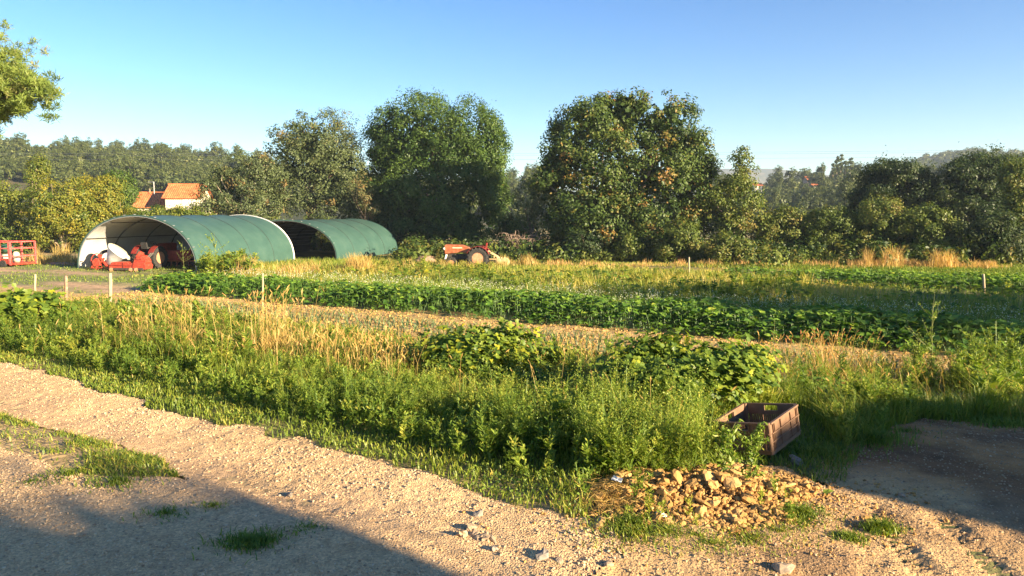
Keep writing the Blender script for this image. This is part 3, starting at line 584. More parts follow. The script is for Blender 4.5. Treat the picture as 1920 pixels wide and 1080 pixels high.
# ------------------------------------------------------------------ machines
m_orange = noisemat('orange_paint', [(.22, .06, .025), (.34, .10, .04), (.40, .18, .10)], scale=7, rough=.5, spec=.4)
m_redp = noisemat('red_paint', [(.22, .03, .018), (.36, .045, .024), (.42, .11, .06)], scale=11, rough=.45, spec=.4)
m_dred = noisemat('dull_red_paint', [(.10, .012, .010), (.20, .022, .016), (.26, .05, .03)], scale=9, rough=.5)
m_pinkred = noisemat('faded_red_paint', [(.50, .05, .05), (.62, .09, .08), (.66, .20, .16)], scale=9, rough=.5)
m_engine = noisemat('oily_iron', [(.03, .028, .025), (.07, .06, .05), (.14, .11, .08)], scale=22, rough=.6, metal=.3)
m_rimp = noisemat('rusty_pink_rim', [(.38, .16, .08), (.50, .24, .13), (.55, .32, .20)], scale=10, rough=.7)
m_cream = noisemat('cream_plastic', [(.66, .58, .38), (.74, .66, .46), (.78, .72, .55)], scale=5, rough=.5)
m_ochre = noisemat('weathered_ochre_paint', [(.36, .25, .11), (.52, .38, .18), (.58, .46, .26)], scale=9, rough=.7)
def wheel(root, c, r, w, mr, nl, rimf=.55, axis='y', deep=.04):
    h = HM(); c = Vector(c); ax = Vector((0, 1, 0))
    prof = [(r*rimf, -w*.42), (r*.80, -w*.5), (r*.93, -w*.46), (r*.965, -w*.3), (r*.965, w*.3), (r*.93, w*.46), (r*.80, w*.5), (r*rimf, w*.42)]
    h.lathe(prof, c, ax, 32, cap=False)
    for i in range(nl):
        for s in (-1, 1):
            t = 2*math.pi*(i+(.5 if s > 0 else 0))/nl; R = Matrix.Rotation(t, 3, 'Y'); R2 = R @ Matrix.Rotation(s*.7, 3, 'Z')
            h.box(c+R @ Vector((r*.975, s*w*.22, 0)), (deep*2, w*.56, r*.10), R @ Matrix.Rotation(s*.6, 3, 'X'))
    tw = h.build('wheel', m_black, root)
    g = HM(); g.lathe([(r*rimf*1.02, -w*.40), (r*rimf*.92, -w*.40), (r*rimf*.85, -w*.12), (r*rimf*.35, -w*.10), (r*rimf*.30, -w*.26), (.03, -w*.28), (.03, w*.28), (r*rimf*.30, w*.26), (r*rimf*.35, w*.10), (r*rimf*.85, w*.12), (r*rimf*.92, w*.40), (r*rimf*1.02, w*.40)], c, ax, 28)
    for i in range(6):
        t = i*math.pi/3; g.cyl(c+Vector((math.cos(t)*r*rimf*.55, -w*.16, math.sin(t)*r*rimf*.55)), c+Vector((math.cos(t)*r*rimf*.55, -w*.10, math.sin(t)*r*rimf*.55)), .015, n=6)
    g.build('rim', mr, tw, smooth=True)
def tractor(loc, rz, label, body, fend, rim, seatm):
    t = thing('tractor', loc, label, 'tractor', None, rz)
    wheel(t, (0, -.55, .60), .60, .30, rim, 18); wheel(t, (0, .55, .60), .60, .30, rim, 18)
    wheel(t, (-1.5, -.50, .33), .33, .17, rim, 12, .5, deep=.012); wheel(t, (-1.5, .50, .33), .33, .17, rim, 12, .5, deep=.012)
    h = HM(); h.prism([(-1.93, .82), (-1.95, 1.30), (-1.86, 1.36), (-.95, 1.34), (-.52, 1.20), (-.46, .98), (-.60, .86), (-1.0, .90)], -.25, .25); hd = h.build('hood', body, t, bevel=.035)
    g = HM()
    for i in range(9): g.box((-1.955, 0, .86+i*.05), (.02, .40, .022))
    g.box((-1.93, 0, 1.06), (.03, .44, .50)); g.build('grille', m_black, hd)
    for s in (-1, 1): HM().lathe([(.0, 0), (.07, .01), (.075, .05), (.05, .09)], (-1.90, s*.30, 1.12), (-1, 0, 0), 14).build('headlight', m_white, hd, smooth=True)
    HM().box((-1.2, -.253, 1.17), (.55, .006, .045)).build('trim_strip', m_cream, hd)
    e = HM(); e.box((-1.25, 0, .66), (1.0, .30, .34)); e.box((-.45, 0, .62), (.8, .34, .38)); e.box((-1.75, 0, .52), (.35, .22, .24)); e.cyl((-1.5, -.45, .33), (-1.5, .45, .33), .045); e.cyl((0, -.45, .6), (0, .45, .6), .11)
    e.cyl((-1.30, -.17, .78), (-1.30, -.26, .78), .06); e.cyl((-1.05, -.17, .74), (-1.05, -.25, .74), .05); e.cyl((-.85, -.2, .80), (-.85, -.27, .80), .05); e.bar((-1.6, -.2, .5), (-.5, -.22, .62), .05)
    e.build('engine', m_engine, t, bevel=.012)
    HM().bar((-1.80, -.28, .80), (-1.88, -.30, .50), .07, .10).build('front_bracket', m_white, t)
    for s in (-1, 1):
        f = HM(); n = 12; pr = []
        for i in range(n+1):
            a = math.radians(20+i*135/n); pr.append((.68*math.cos(a), .60+.68*math.sin(a)))
        pr += [(x*.965, .6+(z-.6)*.965) for x, z in pr[::-1]]; f.prism(pr, s*.55-.17, s*.55+.17); f.prism([(-.62, .85), (-.35, 1.17), (.25, 1.22), (.3, .9)], s*.37-.012, s*.37+.012)
        f.build('fender', fend, t, bevel=.006)
    sw = HM(); sw.cyl((-.55, 0, 1.1), (-.30, 0, 1.38), .022); 
    for i in range(16):
        a0 = 2*math.pi*i/16; a1 = 2*math.pi*(i+1)/16; R = Matrix.Rotation(-.75, 3, 'Y')
        sw.bar(Vector((-.30, 0, 1.38))+R @ Vector((.17*math.cos(a0), .17*math.sin(a0), 0)), Vector((-.30, 0, 1.38))+R @ Vector((.17*math.cos(a1), .17*math.sin(a1), 0)), .022)
    for i in range(3):
        a0 = 2*math.pi*i/3; R = Matrix.Rotation(-.75, 3, 'Y'); sw.bar((-.30, 0, 1.38), Vector((-.30, 0, 1.38))+R @ Vector((.17*math.cos(a0), .17*math.sin(a0), 0)), .014)
    sw.build('steering_wheel', m_black, t)
    s_ = HM(); s_.prism([(.0, 1.10), (.42, 1.08), (.50, 1.44), (.42, 1.46), (.36, 1.18), (.0, 1.19)], -.21, .21); s_.cyl((.2, 0, .75), (.2, 0, 1.1), .05); s_.build('seat', seatm, t, bevel=.03)
    HM().box((.38, 0, .62), (.30, .5, .10)).bar((.2, -.22, .5), (.85, -.25, .42), .05).bar((.2, .22, .5), (.85, .25, .42), .05).bar((.3, 0, .85), (.75, 0, .95), .04).build('hitch', m_engine, t)
    return t
def on(px, d, dz=0): b = gb(px, d); return (b[0], b[1], b[2]+dz)
tractor(on(898, 42.2, -.06), math.radians(-4), 'small old orange tractor standing side-on at the foot of the dense tree', m_orange, m_dred, m_rimp, m_dred)
# plough on the orange tractor's hitch
b = on(930, 42.3, -.02); t = thing('disc_plough', b, 'pale weathered plough with discs hitched behind the orange tractor', 'plough')
HM().bar((-.45, 0, .95), (.12, 0, .62), .11).bar((.12, 0, .62), (.42, .1, .30), .09).bar((-.5, -.2, .5), (.0, -.25, .5), .06).bar((-.1, -.3, .62), (-.1, .35, .62), .08).bar((-.45, 0, .95), (-.55, -.05, .45), .06).build('frame', m_ochre, t, bevel=.01)
for k, (x, y) in enumerate(((.10, -.22), (.34, -.05), (.52, .14))):
    d_ = HM().lathe([(.0, .07), (.15, .055), (.27, .0), (.275, .008), (.15, .068), (.0, .085)], (x, y, .30), (-.35, -.9, .15), 24, cap=False).build('disc', m_ochre, t, smooth=True)
    HM().bar((x-.05, y+.02, .60), (x, y+.06, .30), .05).build('disc_arm', m_ochre, d_)
HM().bar((-.02, -.3, .3), (.0, -.3, -.35), .02).build('prop_rod', m_ochre, t)
# tractor parked inside the tunnel, tail towards the field
tin = tractor(on(281, 41.5, .0), math.radians(-104), 'dark tractor parked nose-first in the shade of the nearer tunnel', m_dred, m_dred, m_rimp, m_black)
# red flail mower standing across the tunnel mouth
b = on(244, 39.9, .02); t = thing('flail_mower', b, 'long bright red mowing implement lying across the mouth of the nearer tunnel', 'mower', None, math.radians(-6))
HM().prism([(-1.04, .10), (-1.02, .28), (-.86, .48), (.0, .50), (.10, .42), (.42, .46), (.95, .46), (1.06, .30), (1.02, .10)], -.35, .35).build('deck', m_redp, t, bevel=.025)
HM().prism([(.30, .44), (.44, .80), (.60, .98), (.66, .84), (.84, .82), (1.02, .58), (1.02, .44)], -.26, .26).build('gearbox_housing', m_redp, t, bevel=.02)
HM().box((.66, -.28, .70), (.30, .05, .16)).build('side_plate', m_redp, t, bevel=.01)
HM().box((.56, 0, .96), (.1, .2, .14)).build('bracket', m_redp, t, bevel=.01)
HM().cyl((-.95, -.36, .10), (.92, -.36, .10), .075, n=14).build('roller', m_engine, t, smooth=True)
HM().bar((-.9, -.372, .30), (.40, -.372, .30), .025).bar((-.2, -.372, .12), (-.2, -.372, .46), .025).bar((.28, -.372, .12), (.40, -.372, .46), .03).build('ribs', m_dred, t)
for x in (-.85, .25, .55): HM().cyl((x, -.44, .09), (x, -.38, .09), .10, n=16).build('skid_wheel', m_rimp, t, smooth=True)
HM().bar((.72, .0, .5), (1.0, .3, .95), .06).bar((.72, .2, .5), (1.0, .5, .95), .06).build('hitch_arm', m_engine, t)
# fertiliser spreader: tipped cream hopper in a red frame
b = on(203, 40.9, .0); t = thing('fertiliser_spreader', b, 'white conical hopper tipped over in a red frame at the left of the tunnel mouth', 'spreader', None, 0)
ax = Vector((.64, .08, .72)).normalized(); c0 = Vector((-.02, .0, .30))
HM().lathe([(.12, -.02), (.16, .0), (.40, .42), (.62, .80), (.665, .84), (.665, .90), (.635, .90), (.60, .82), (.38, .44), (.14, .05), (.0, .05)], c0, ax, 36, cap=False).build('hopper', m_white, t, smooth=True)
HM().lathe([(.0, .885), (.58, .875), (.645, .905), (.65, .925), (.56, .965), (.0, 1.0)], c0, ax, 36, cap=False).build('hopper_lid', m_cream, t, smooth=True)
f = HM(); pts = [(-.98+.33*math.cos(a)+.42, -.15, .42+.44*math.sin(a)) for a in np.linspace(.9, 5.6, 12)]
for p, q in zip(pts[:-1], pts[1:]): f.bar(p, q, .05)
f.bar((-.85, -.2, .10), (-.25, -.2, .78), .09).bar((-.62, -.2, .06), (-.12, -.22, .62), .09).bar((-.45, -.22, .8), (.05, -.2, .1), .10).bar((-.9, -.2, .08), (.5, -.25, .06), .05).bar((-.35, .3, .1), (-.1, .3, .75), .08).build('frame', m_redp, t, bevel=.012)
HM().prism([(-.72, .15), (-.80, .45), (-.60, .62), (-.40, .58), (-.32, .2)], -.28, .05).build('guard', m_redp, t, bevel=.03)
HM().lathe([(.28, -.05), (.44, -.05), (.46, 0), (.44, .05), (.28, .05)], (-.12, .1, .62), (.5, -.8, .1), 24, cap=False).build('spinner_ring', m_black, t, smooth=True)
# dull red seed drill deeper in the tunnel
b = on(338, 42.2, 0); t = thing('seed_drill', b, 'dull red seed drill in the shade at the right side of the nearer tunnel', 'seed drill')
HM().prism([(-.75, .55), (-.68, .95), (.68, .95), (.75, .55), (.55, .38), (-.55, .38)], -.25, .25).build('hopper', m_dred, t, bevel=.02)
for s in (-.82, .82): HM().cyl((s, -.05, .3), (s, .05, .3), .3, n=22).build('wheel', m_black, t)
for x in (-.5, -.17, .17, .5): HM().bar((x, 0, .4), (x, -.15, .05), .05).build('coulter', m_orange, t)
HM().box((0, 0, .35), (1.6, .12, .08)).build('frame', m_orange, t)
# red cage at the left edge
b = on(12, 43.5, 0); t = thing('cage_trailer', b, 'red tubular cage trailer loaded with sacks at the left edge of the field', 'trailer', None, math.radians(-12))
f = HM(); zt = 1.44
for x, y in ((-1.6, -.8), (.35, -.8), (1.05, -.8), (1.3, .7), (-1.6, .7), (.35, .7)): f.bar((x, y, .1), (x, y, zt), .085)
for z in (1.42, 1.05, .60): f.bar((-1.6, -.8, z), (1.05, -.8, z), .06).bar((-1.6, .7, z), (1.3, .7, z), .06).bar((1.05, -.8, z), (1.3, .7, z), .06).bar((-1.6, -.8, z), (-1.6, .7, z), .06)
f.bar((1.05, -.8, .15), (1.05, -.8, 1.42), .13); f.build('frame', m_pinkred, t, bevel=.006)
HM().box((-.2, 0, .16), (3.0, 1.5, .12)).box((.75, -.80, .32), (.8, .06, .30)).build('platform', m_redp, t, bevel=.01)
for x in (-.9, .6): HM().cyl((x, -.9, .18), (x, -.76, .18), .2, n=20).build('wheel', m_black, t)
m_sack = noisemat('cream_sack', [(.50, .42, .28), (.62, .54, .38), (.68, .62, .48)], scale=6, rough=.9, bump=.02, bscale=9); m_gbag = noisemat('dark_green_bag', [(.02, .07, .045), (.035, .11, .07), (.05, .14, .09)], scale=6, rough=.6)
def blob(name, p, r, mat, label, cat, seed, group=None, parent=None, nu=12, nv=9, rough=.16, smooth=True, sq=2.0):
    rng = np.random.default_rng(seed); th, ph = np.meshgrid(np.linspace(0, np.pi, nv), np.linspace(0, 2*np.pi, nu, endpoint=False), indexing='ij')
    d = np.stack([np.sin(th)*np.cos(ph), np.sin(th)*np.sin(ph), np.cos(th)], -1); dd = np.sign(d)*np.abs(d)**(2/sq); k = 1+rough*(sum(np.sin(d @ rng.normal(0, 2.2, 3)+rng.uniform(0, 6)) for _ in range(4))/2)
    v = dd*k[..., None]*np.array(r); v[0] = v[0].mean(0); v[-1] = v[-1].mean(0)
    i, j = np.meshgrid(np.arange(nv-1), np.arange(nu), indexing='ij'); j2 = (j+1) % nu; f = np.stack([i*nu+j, (i+1)*nu+j, (i+1)*nu+j2, i*nu+j2], -1).reshape(-1, 4)
    o = bpy.data.objects.new(name, mkmesh(name, v.reshape(-1, 3), f, mat, t=np.full(v.shape[0]*v.shape[1], .5), smooth=smooth)); COL.objects.link(o); o.location = [float(a) for a in p]
    if parent: o.parent = parent
    if label: tag(o, label, cat, group)
    return o
def incage(x, y, z): R = Matrix.Rotation(math.radians(-12), 3, 'Z') @ Vector((x, y, z)); return (b[0]+R.x, b[1]+R.y, b[2]+R.z)
for k, (x, z, lab, mt) in enumerate(((-.75, .50, 'cream sack at the left inside the red cage trailer', m_sack), (-.05, .46, 'cream sack in the middle of the red cage trailer', m_sack), (.68, .52, 'upright cream sack behind the thick post of the red cage', m_sack), (.1, 1.02, 'dark green bag on top of the sacks in the red cage', m_gbag))):
    blob('sack', incage(x, .0, z), (.33, .3, .26) if k != 2 else (.17, .2, .32), mt, lab, 'sack', 40+k, sq=2.6, rough=.06)
# rubble and sand heap left of the orange tractor
m_sandp = noisemat('pinkish_sand', [(.24, .15, .09), (.34, .22, .14), (.42, .29, .19)], scale=3, rough=.95, bump=.05, bscale=6)
blob('sand_heap', on(795, 47, .0), (.85, .6, .36), m_sandp, 'pinkish heap of earth between the farther tunnel and the orange tractor', 'earth heap', 9, nu=24, nv=14, rough=.12)
blob('sand_heap', on(112, 44.5, -.02), (1.2, .5, .16), m_sandp, 'low ridge of orange earth just left of the nearer tunnel', 'earth heap', 12, nu=24, nv=10, rough=.12)
# ------------------------------------------------------------------ stakes
m_wood = noisemat('weathered_stake', [(.28, .21, .13), (.40, .32, .20), (.48, .39, .27)], scale=20, rough=.9, stretch=(1, 1, .15)); m_iron = noisemat('rusty_rod', [(.20, .10, .06), (.34, .18, .11), (.42, .28, .2)], scale=20, rough=.8)
def stake(px, py0, py1, w, mat, label, seed, lean=0, d=None):
    if d is None: p = gpt(px, py1); 
    else: p = gb(px, d)
    top = at(px+lean, py0, p[1]); n = 9; rng = np.random.default_rng(seed); a = Acc(); P = np.array([p*(1-t)+top*t for t in np.linspace(-.12, 1, n)]); P[1:-1] += rng.normal(0, w*.10, (n-2, 3)); tube(a, P, np.r_[np.full(n-1, w), w*.85], 8)
    v = P[-1]; hm = HM(); o = a.build('stake', mat, None, p, smooth=True); o.location = p; tag(o, label, 'stake', 'stakes marking the vegetable plots')
    me = o.data; import bmesh
    bm = bmesh.new(); bm.from_mesh(me); es = [e for e in bm.edges if e.is_boundary]; bmesh.ops.holes_fill(bm, edges=es); bm.to_mesh(me); bm.free()
stake(207, 512, 578, .055, m_wood, 'thickest pale wooden stake in front of the red mower', 1)
stake(124, 517, 600, .03, m_iron, 'thin rusty brown stake between the two pale stakes at the left', 2)
stake(65, 514, 570, .036, m_wood, 'short pale wooden stake nearest the left edge, by the leafy squash plant', 3, lean=1)
stake(492, 512, 580, .028, m_wood, 'slim stake standing in front of the leafy crop row below the first tunnel', 4, lean=1)
stake(1292, 482, 516, .04, m_wood, 'slim pale stake in front of the bright green shrub under the oak', 5)
stake(1846, 514, 552, .045, m_wood, 'short pale stake near the right edge of the far crop row', 6, lean=-2)
# ------------------------------------------------------------------ harvest crate
m_crate = noisemat('brown_crate_plastic', [(.145, .082, .048), (.195, .112, .064), (.24, .142, .085)], scale=9, rough=.6, spec=.3, bump=.001, bscale=60)
def crate():
    root = thing('harvest_crate', (2.084, 6.103, .083), 'brown plastic harvest crate lying tilted in the weeds above the clods', 'crate')
    Lx, Ly, Hh = .472, .631, .257; T = .010
    a, b_, c = -.702, -.147, .050
    root.rotation_euler = (Matrix.Rotation(a, 3, 'Z') @ Matrix.Rotation(b_, 3, 'Y') @ Matrix.Rotation(c, 3, 'X')).to_euler()
    def wall(L, M_, nm, hole):
        # local: x along the wall, z up, outer face towards -y ; M_ maps to the crate
        h = HM(); B = lambda x0, x1, z0, z1, y0, y1: h.box(M_ @ Vector(((x0+x1)/2, (y0+y1)/2, (z0+z1)/2)), (x1-x0, y1-y0, z1-z0), M_.to_3x3())
        l = L/2-.012; hw = .062
        B(-l, l, Hh-.014, Hh, -.012, T)                                   # rim lip
        z1 = Hh-.014; z0 = Hh-.085
        if hole:
            B(-l, -hw, z0, z1, 0, T); B(hw, l, z0, z1, 0, T); B(-hw, hw, z0, z0+.022, 0, T); 
            for s in (-1, 1): B(s*hw-.004, s*hw+.004, z0, z1, -.012, 0)
            B(-hw+.004, hw-.004, z0+.014, z0+.021, -.011, 0)
        else: B(-l, l, z0, z1, 0, T)
        B(-l, l, z0-.008, z0, -.010, T)                                   # upper rib
        B(-l, l, 0, .030, 0, T); B(-l, l, .095, .105, -.006, T); B(-l, l, .030, .036, -.010, T)
        n = int(L/.021); xs_ = np.linspace(-l+.03, l-.03, n)
        for k, x in enumerate(xs_):
            for (za, zb) in ((.036, .095), (.105, z0-.008)): B(x-.0062, x+.0062, za, zb, .001, T-.001)
        for x in (-l+.036, -l+.062, -l*.36, l*.36, l-.062, l-.036): 
            if abs(x) < hw+.01: continue
            B(x-.003, x+.003, .037, z0-.009, -.009, -.0005); B(x-.003, x+.003, z0+.001, z1-.001, -.011, -.0005)
        return h.build(nm, m_crate, root)
    def mm(rz, tx, ty): return Matrix.Translation((tx, ty, 0)) @ Matrix.Rotation(rz, 4, 'Z')
    wall(Lx, mm(0, 0, -Ly/2), 'end_wall', True); wall(Lx, mm(math.pi, 0, Ly/2), 'end_wall', True)
    wall(Ly, mm(math.pi/2, Lx/2, 0), 'side_wall', False); wall(Ly, mm(-math.pi/2, -Lx/2, 0), 'side_wall', True)
    for sx in (-1, 1):
        for sy in (-1, 1):
            HM().lathe([(.017, 0), (.017, Hh)], (sx*(Lx/2-.014), sy*(Ly/2-.014), 0), (0, 0, 1), 10).build('corner_post', m_crate, root)
    g = HM(); g.box((0, 0, .006), (Lx-.03, Ly-.03, .006))
    for x in np.linspace(-Lx/2+.04, Lx/2-.04, 9): g.box((x, 0, .012), (.006, Ly-.04, .006))
    g.build('base', m_crate, root)
crate()
# ------------------------------------------------------------------ houses
m_cream_w = noisemat('cream_render', [(.62, .54, .38), (.70, .62, .45), (.75, .68, .52)], scale=1.5, rough=.9); m_wwall = noisemat('white_render', [(.55, .50, .42), (.63, .59, .51), (.67, .64, .57)], scale=1.5, rough=.9)
m_pink_w = noisemat('pink_render', [(.45, .26, .18), (.55, .34, .25), (.6, .4, .3)], scale=1.5, rough=.9)
m_glass = noisemat('dark_window', [(.03, .035, .04), (.05, .055, .06), (.08, .08, .09)], scale=1, rough=.2)
def tilemat():
    m, n = M('orange_roof_tiles'); tc = n.nodes.new('ShaderNodeTexCoord'); t = n.nodes.new('ShaderNodeTexNoise'); t.inputs['Scale'].default_value = 2.5; t.inputs['Detail'].default_value = 8; n.links.new(tc.outputs['Object'], t.inputs[0])
    c = ramp(n, t.outputs[0], [(.30, .38, .10, .035), (.5, .52, .15, .045), (.7, .60, .22, .08)]); p = n.nodes.new('ShaderNodeBsdfPrincipled'); p.inputs['Roughness'].default_value = .85; n.links.new(c, p.inputs['Base Color']); out(n, p.outputs[0]); return m
m_tile = tilemat()
def roof(h, x0, x1, y0, y1, z0, z1, step=.24):         # a slope of half-round tile rows rising away from the eave y0
    n = int((x1-x0)/step); v = []; k = 6; cols_ = n*k+1
    for i in range(cols_):
        x = x0+(x1-x0)*i/(cols_-1); b = .05*abs(math.sin(math.pi*i/k))
        for (y, z) in ((y0, z0), (y1, z1)): v += [(x, y, z+b), (x, y, z+b-.10)]
    f = []
    for i in range(cols_-1):
        a = i*4; f += [(a, a+4, a+6, a+2), (a+1, a+3, a+7, a+5), (a, a+1, a+5, a+4)]
    h.add(v, f); return h
def house(px, pyb, d, W_, Dp, Hw, Hr, rz, label, wallm, name='house', wins=(), group=None, shutter=None, zabs=None, door=None):
    p = at(px, pyb, d); t = thing(name, p, label, 'house', group, rz)
    h = HM(); h.box((0, 0, Hw/2-2), (W_, Dp, Hw+4)); 
    h.prism([(-Dp/2, 0), (Dp/2, 0), (0, Hr-.06)], -W_/2, W_/2, Matrix.Translation((0, 0, Hw)) @ Matrix.Rotation(math.pi/2, 4, 'Z')); h.build('wall', wallm, t)
    o = .35; r = HM(); s = Hr/(Dp/2); roof(r, -W_/2-o, W_/2+o, -Dp/2-o, 0, Hw-o*s+.08, Hw+Hr+.06)
    r2 = HM(); roof(r2, -W_/2-o, W_/2+o, Dp/2+o, 0, Hw-o*s+.08, Hw+Hr+.06)
    rf = r.build('roof', m_tile, t); r2.build('roof', m_tile, t)
    HM().cyl((-W_/2-o, 0, Hw+Hr+.08), (W_/2+o, 0, Hw+Hr+.08), .11, n=8).build('ridge_tiles', m_tile, rf)
    for (x, z, ww, wh) in wins:
        w_ = HM(); w_.box((x, -Dp/2-.02, z), (ww, .06, wh)).build('window', m_glass, t)
        HM().box((x, -Dp/2-.05, z-wh/2-.05), (ww+.2, .12, .08)).build('sill', m_wwall, t)
    return t
house(355, 411, 92, 3.9, 4.6, 2.7, 1.45, math.radians(6), 'taller cream house with an orange tiled roof behind the first tunnel', m_cream_w, wins=((-.1, 1.5, .0001, .0001),) if False else ())
t = bpy.data.objects.get('house'); HM().box((.75, -2.33, 1.3), (1.5, .05, 2.5)).build('white_panel', m_wwall, t)
house(298, 409, 94, 3.8, 4.6, 1.5, 1.6, math.radians(6), 'lower orange-roofed wing joined to the left of the taller cream house', m_cream_w)
house(96, 291, 330, 6, 5, 1.8, 1.0, .1, 'pale pinkish villa on top of the left hill', m_cream_w, wins=((-1.7, .9, .8, .9), (1.2, .9, .8, .9)))
house(114, 294, 336, 3.6, 4, 1.4, .8, .1, 'low terracotta-roofed annexe just right of the hilltop villa', m_cream_w)
house(200, 335, 215, 3.0, 4, 2.6, 1.2, .3, 'small orange-washed cabin halfway up the left slope', m_pink_w)
house(106, 326, 225, 3.2, 4, 1.8, 1.0, .2, 'small pink-walled hut low on the left slope', m_pink_w)
house(1419, 358, 235, 2.3, 2.4, 1.7, .5, .0, 'small white house right of the slender pointed tree', m_wwall, wins=((-.6, 1.1, .4, .6), (.6, 1.1, .4, .6)))
house(1512, 347, 262, 1.2, 2, 2.0, .8, .4, 'pink house half hidden under the umbrella pines', m_pink_w, wins=((0, 1.5, .4, .5),))
house(1594, 347, 262, 2.8, 3, 2.4, 1.2, -.2, 'reddish house beside the cypresses at the right', m_pink_w, wins=((0, 1.7, .9, 1.2),))
house(1528, 352, 238, 2.2, 2, .6, .4, .2, 'long low shed roof catching the sun below the umbrella pines', m_wwall)
# television aerial on the low wing
p = at(289, 356, 93); t = thing('roof_aerial', p, 'thin aerial mast standing on the lower orange roof', 'aerial'); HM().cyl((0, 0, -.6), (0, 0, 1.0), .035, n=6).build('mast', m_white, t); HM().bar((-.75, 0, .96), (.12, 0, .96), .05).bar((-.55, -.3, .96), (-.55, .3, .96), .04).bar((-.1, -.3, .96), (-.1, .3, .96), .04).build('antenna', m_steel, t)
p = at(147, 292, 325); o = HM().cyl((0, 0, -4), (0, 0, 4.4), .22, n=8).build('utility_pole', m_white, None); o.location = p; tag(o, 'pale utility pole among the pines right of the hilltop villa', 'pole')
# power line crossing the valley
d = 190; A_ = at(-500, 296, d); B_ = at(2500, 286, d-10); t = thing('power_line', A_, 'thin grey power cables strung low across the sky behind the trees', 'power line')
m_cable = noisemat('cable', [(.10, .11, .12), (.14, .15, .16)], scale=2, rough=.6)
for (z, off) in ((.9, 0), (.55, 1.2), (-.55, .6)):
    a = Acc(); s = np.linspace(0, 1, 60)[:, None]; P = (B_-A_)*s+np.array([0, off, z])-np.array([0, 0, 3.2])*(4*s*(1-s)-.6)*.35; tube(a, P, .022, 4); a.build('wire', m_cable, t, smooth=True)
# ------------------------------------------------------------------ buildings and trees behind the camera whose shadows cross the scene
NX, NY = .572, .82
def sun_wall(name, label, a0, prof, depth, wallm):
    # gable outline (b, z) seen from the sun, b measured across the light, a0 towards the sun
    base = (a0*SX+prof[0][0]*NX, a0*SY+prof[0][0]*NY, 0); t = thing(name, base, label, 'building'); rz = math.atan2(NY, NX); t.rotation_euler = (0, 0, rz)
    b0 = prof[0][0]; R = Matrix.Identity(4); pl = [(b-b0, z) for b, z in prof]; ins = [(x, z-.12 if z > 0 else z) for x, z in pl]
    HM().prism(ins, -depth, 0).build('wall', wallm, t)
    r = HM(); top = pl[1:-1]; 
    for (x0, z0), (x1, z1) in zip(top[:-1], top[1:]): r.prism([(x0, z0-.11), (x1, z1-.11), (x1, z1), (x0, z0)], -depth-.05, .05)
    r.build('roof', m_tile, t); HM().box((pl[-1][0]*.5, .02, 1.1), (1.1, .06, 2.2)).build('door', m_wood, t); HM().box((pl[-1][0]*.75, .02, 1.6), (.8, .06, .9)).build('window', m_glass, t)
    return t
T_ = math.tan(SUN_EL)
def zz(a, a0=14): return (a0-a)*T_
sun_wall('shed', 'small shed standing out of view, right of the camera', 14, [(5.5, 0), (5.47, zz(-.1)), (5.62, zz(-1.5)), (6.0, zz(-2.6)), (7.89, zz(-1.95)), (9.6, zz(-.3)), (11.2, zz(1.6)), (11.2, 0)], 5, m_wwall)
sun_wall('farmhouse', 'farmhouse standing out of view behind the camera', 14, [(3.12, 0), (3.12, zz(-4.6)), (2.3, zz(-4.9)), (1.0, zz(-5.2)), (-6, zz(-5)), (-6, 0)], 7, m_cream_w)
for k, (a_, b_, hh, rr) in enumerate(((31, 21.9, 12.0, 2.2), (33, 25.6, 12.9, 3.3), (32, 29.9, 11.8, 3.0))):
    x, y = a_*SX+b_*NX, a_*SY+b_*NY
    rng = np.random.default_rng(80+k); root = thing('roadside_tree', (x, y, -.6), ('first', 'middle', 'last')[k]+' of the three trees out of view right of the field', 'tree', 'trees out of view at the right')
    a = Acc(); lob = [(x+rng.normal(0, .8), y+rng.normal(0, .8), z, rr, rr, 2.0) for z in np.linspace(2.2, hh-2.6, 7)]; c = crown(a, lob, 420, 60, .3, .8, rng); a.build('crown', m_green, root, root.location)
    b2 = Acc(); limbs(b2, root.location, c[:8], .25, rng); b2.build('trunk', m_bark, root, root.location, smooth=True)
x, y = 20*SX+1.9*NX, 20*SY+1.9*NY; rng = np.random.default_rng(90); root = thing('garden_tree', (x, y, 0), 'tree out of view beside the farmhouse behind the camera', 'tree')
a = Acc(); c = crown(a, [(x+.45, y+.65, 6.5, .5, .5, .4), (x+.1, y+.15, 6.85, .5, .5, .4), (x-.5, y-.7, 7.0, .8, .8, .5), (x-1.1, y-1.6, 6.9, .9, .9, .6), (x-.5, y-.6, 5.0, 1.2, 1.2, .8)], 90, 46, .2, .5, rng); a.build('crown', m_green, root, root.location); b2 = Acc(); limbs(b2, root.location, c[:6], .15, rng, mid=.7); b2.build('trunk', m_bark, root, root.location, smooth=True)

# ------------------------------------------------------------------ grass, weeds and crops
m_grass = leafmat('grass_blades', [(.05, .095, .014), (.125, .19, .022), (.25, .30, .035), (.50, .39, .09)], trans=.35, gloss=.15)
m_weed = leafmat('weed_leaves', [(.032, .075, .013), (.112, .19, .026), (.24, .315, .045), (.46, .42, .07)], trans=.35)
m_dry = leafmat('dry_grass', [(.26, .20, .06), (.46, .32, .10), (.58, .38, .13), (.56, .27, .11)], trans=.3)
m_bush = leafmat('broad_leaves', [(.04, .085, .014), (.10, .17, .022), (.22, .28, .025), (.46, .42, .025)], trans=.4, gloss=.15)
m_crop = leafmat('crop_leaves', [(.03, .085, .012), (.095, .20, .022), (.20, .33, .035), (.40, .45, .05)], trans=.35, gloss=.2)
m_leek = leafmat('leek_leaves', [(.09, .14, .06), (.15, .21, .09), (.22, .28, .13)], trans=.2)
m_stem = leafmat('green_stems', [(.10, .14, .04), (.20, .22, .07), (.34, .26, .12)], trans=.1)
m_flower = leafmat('pale_flowers', [(.55, .55, .38), (.70, .70, .55), (.8, .78, .68)], trans=.3)
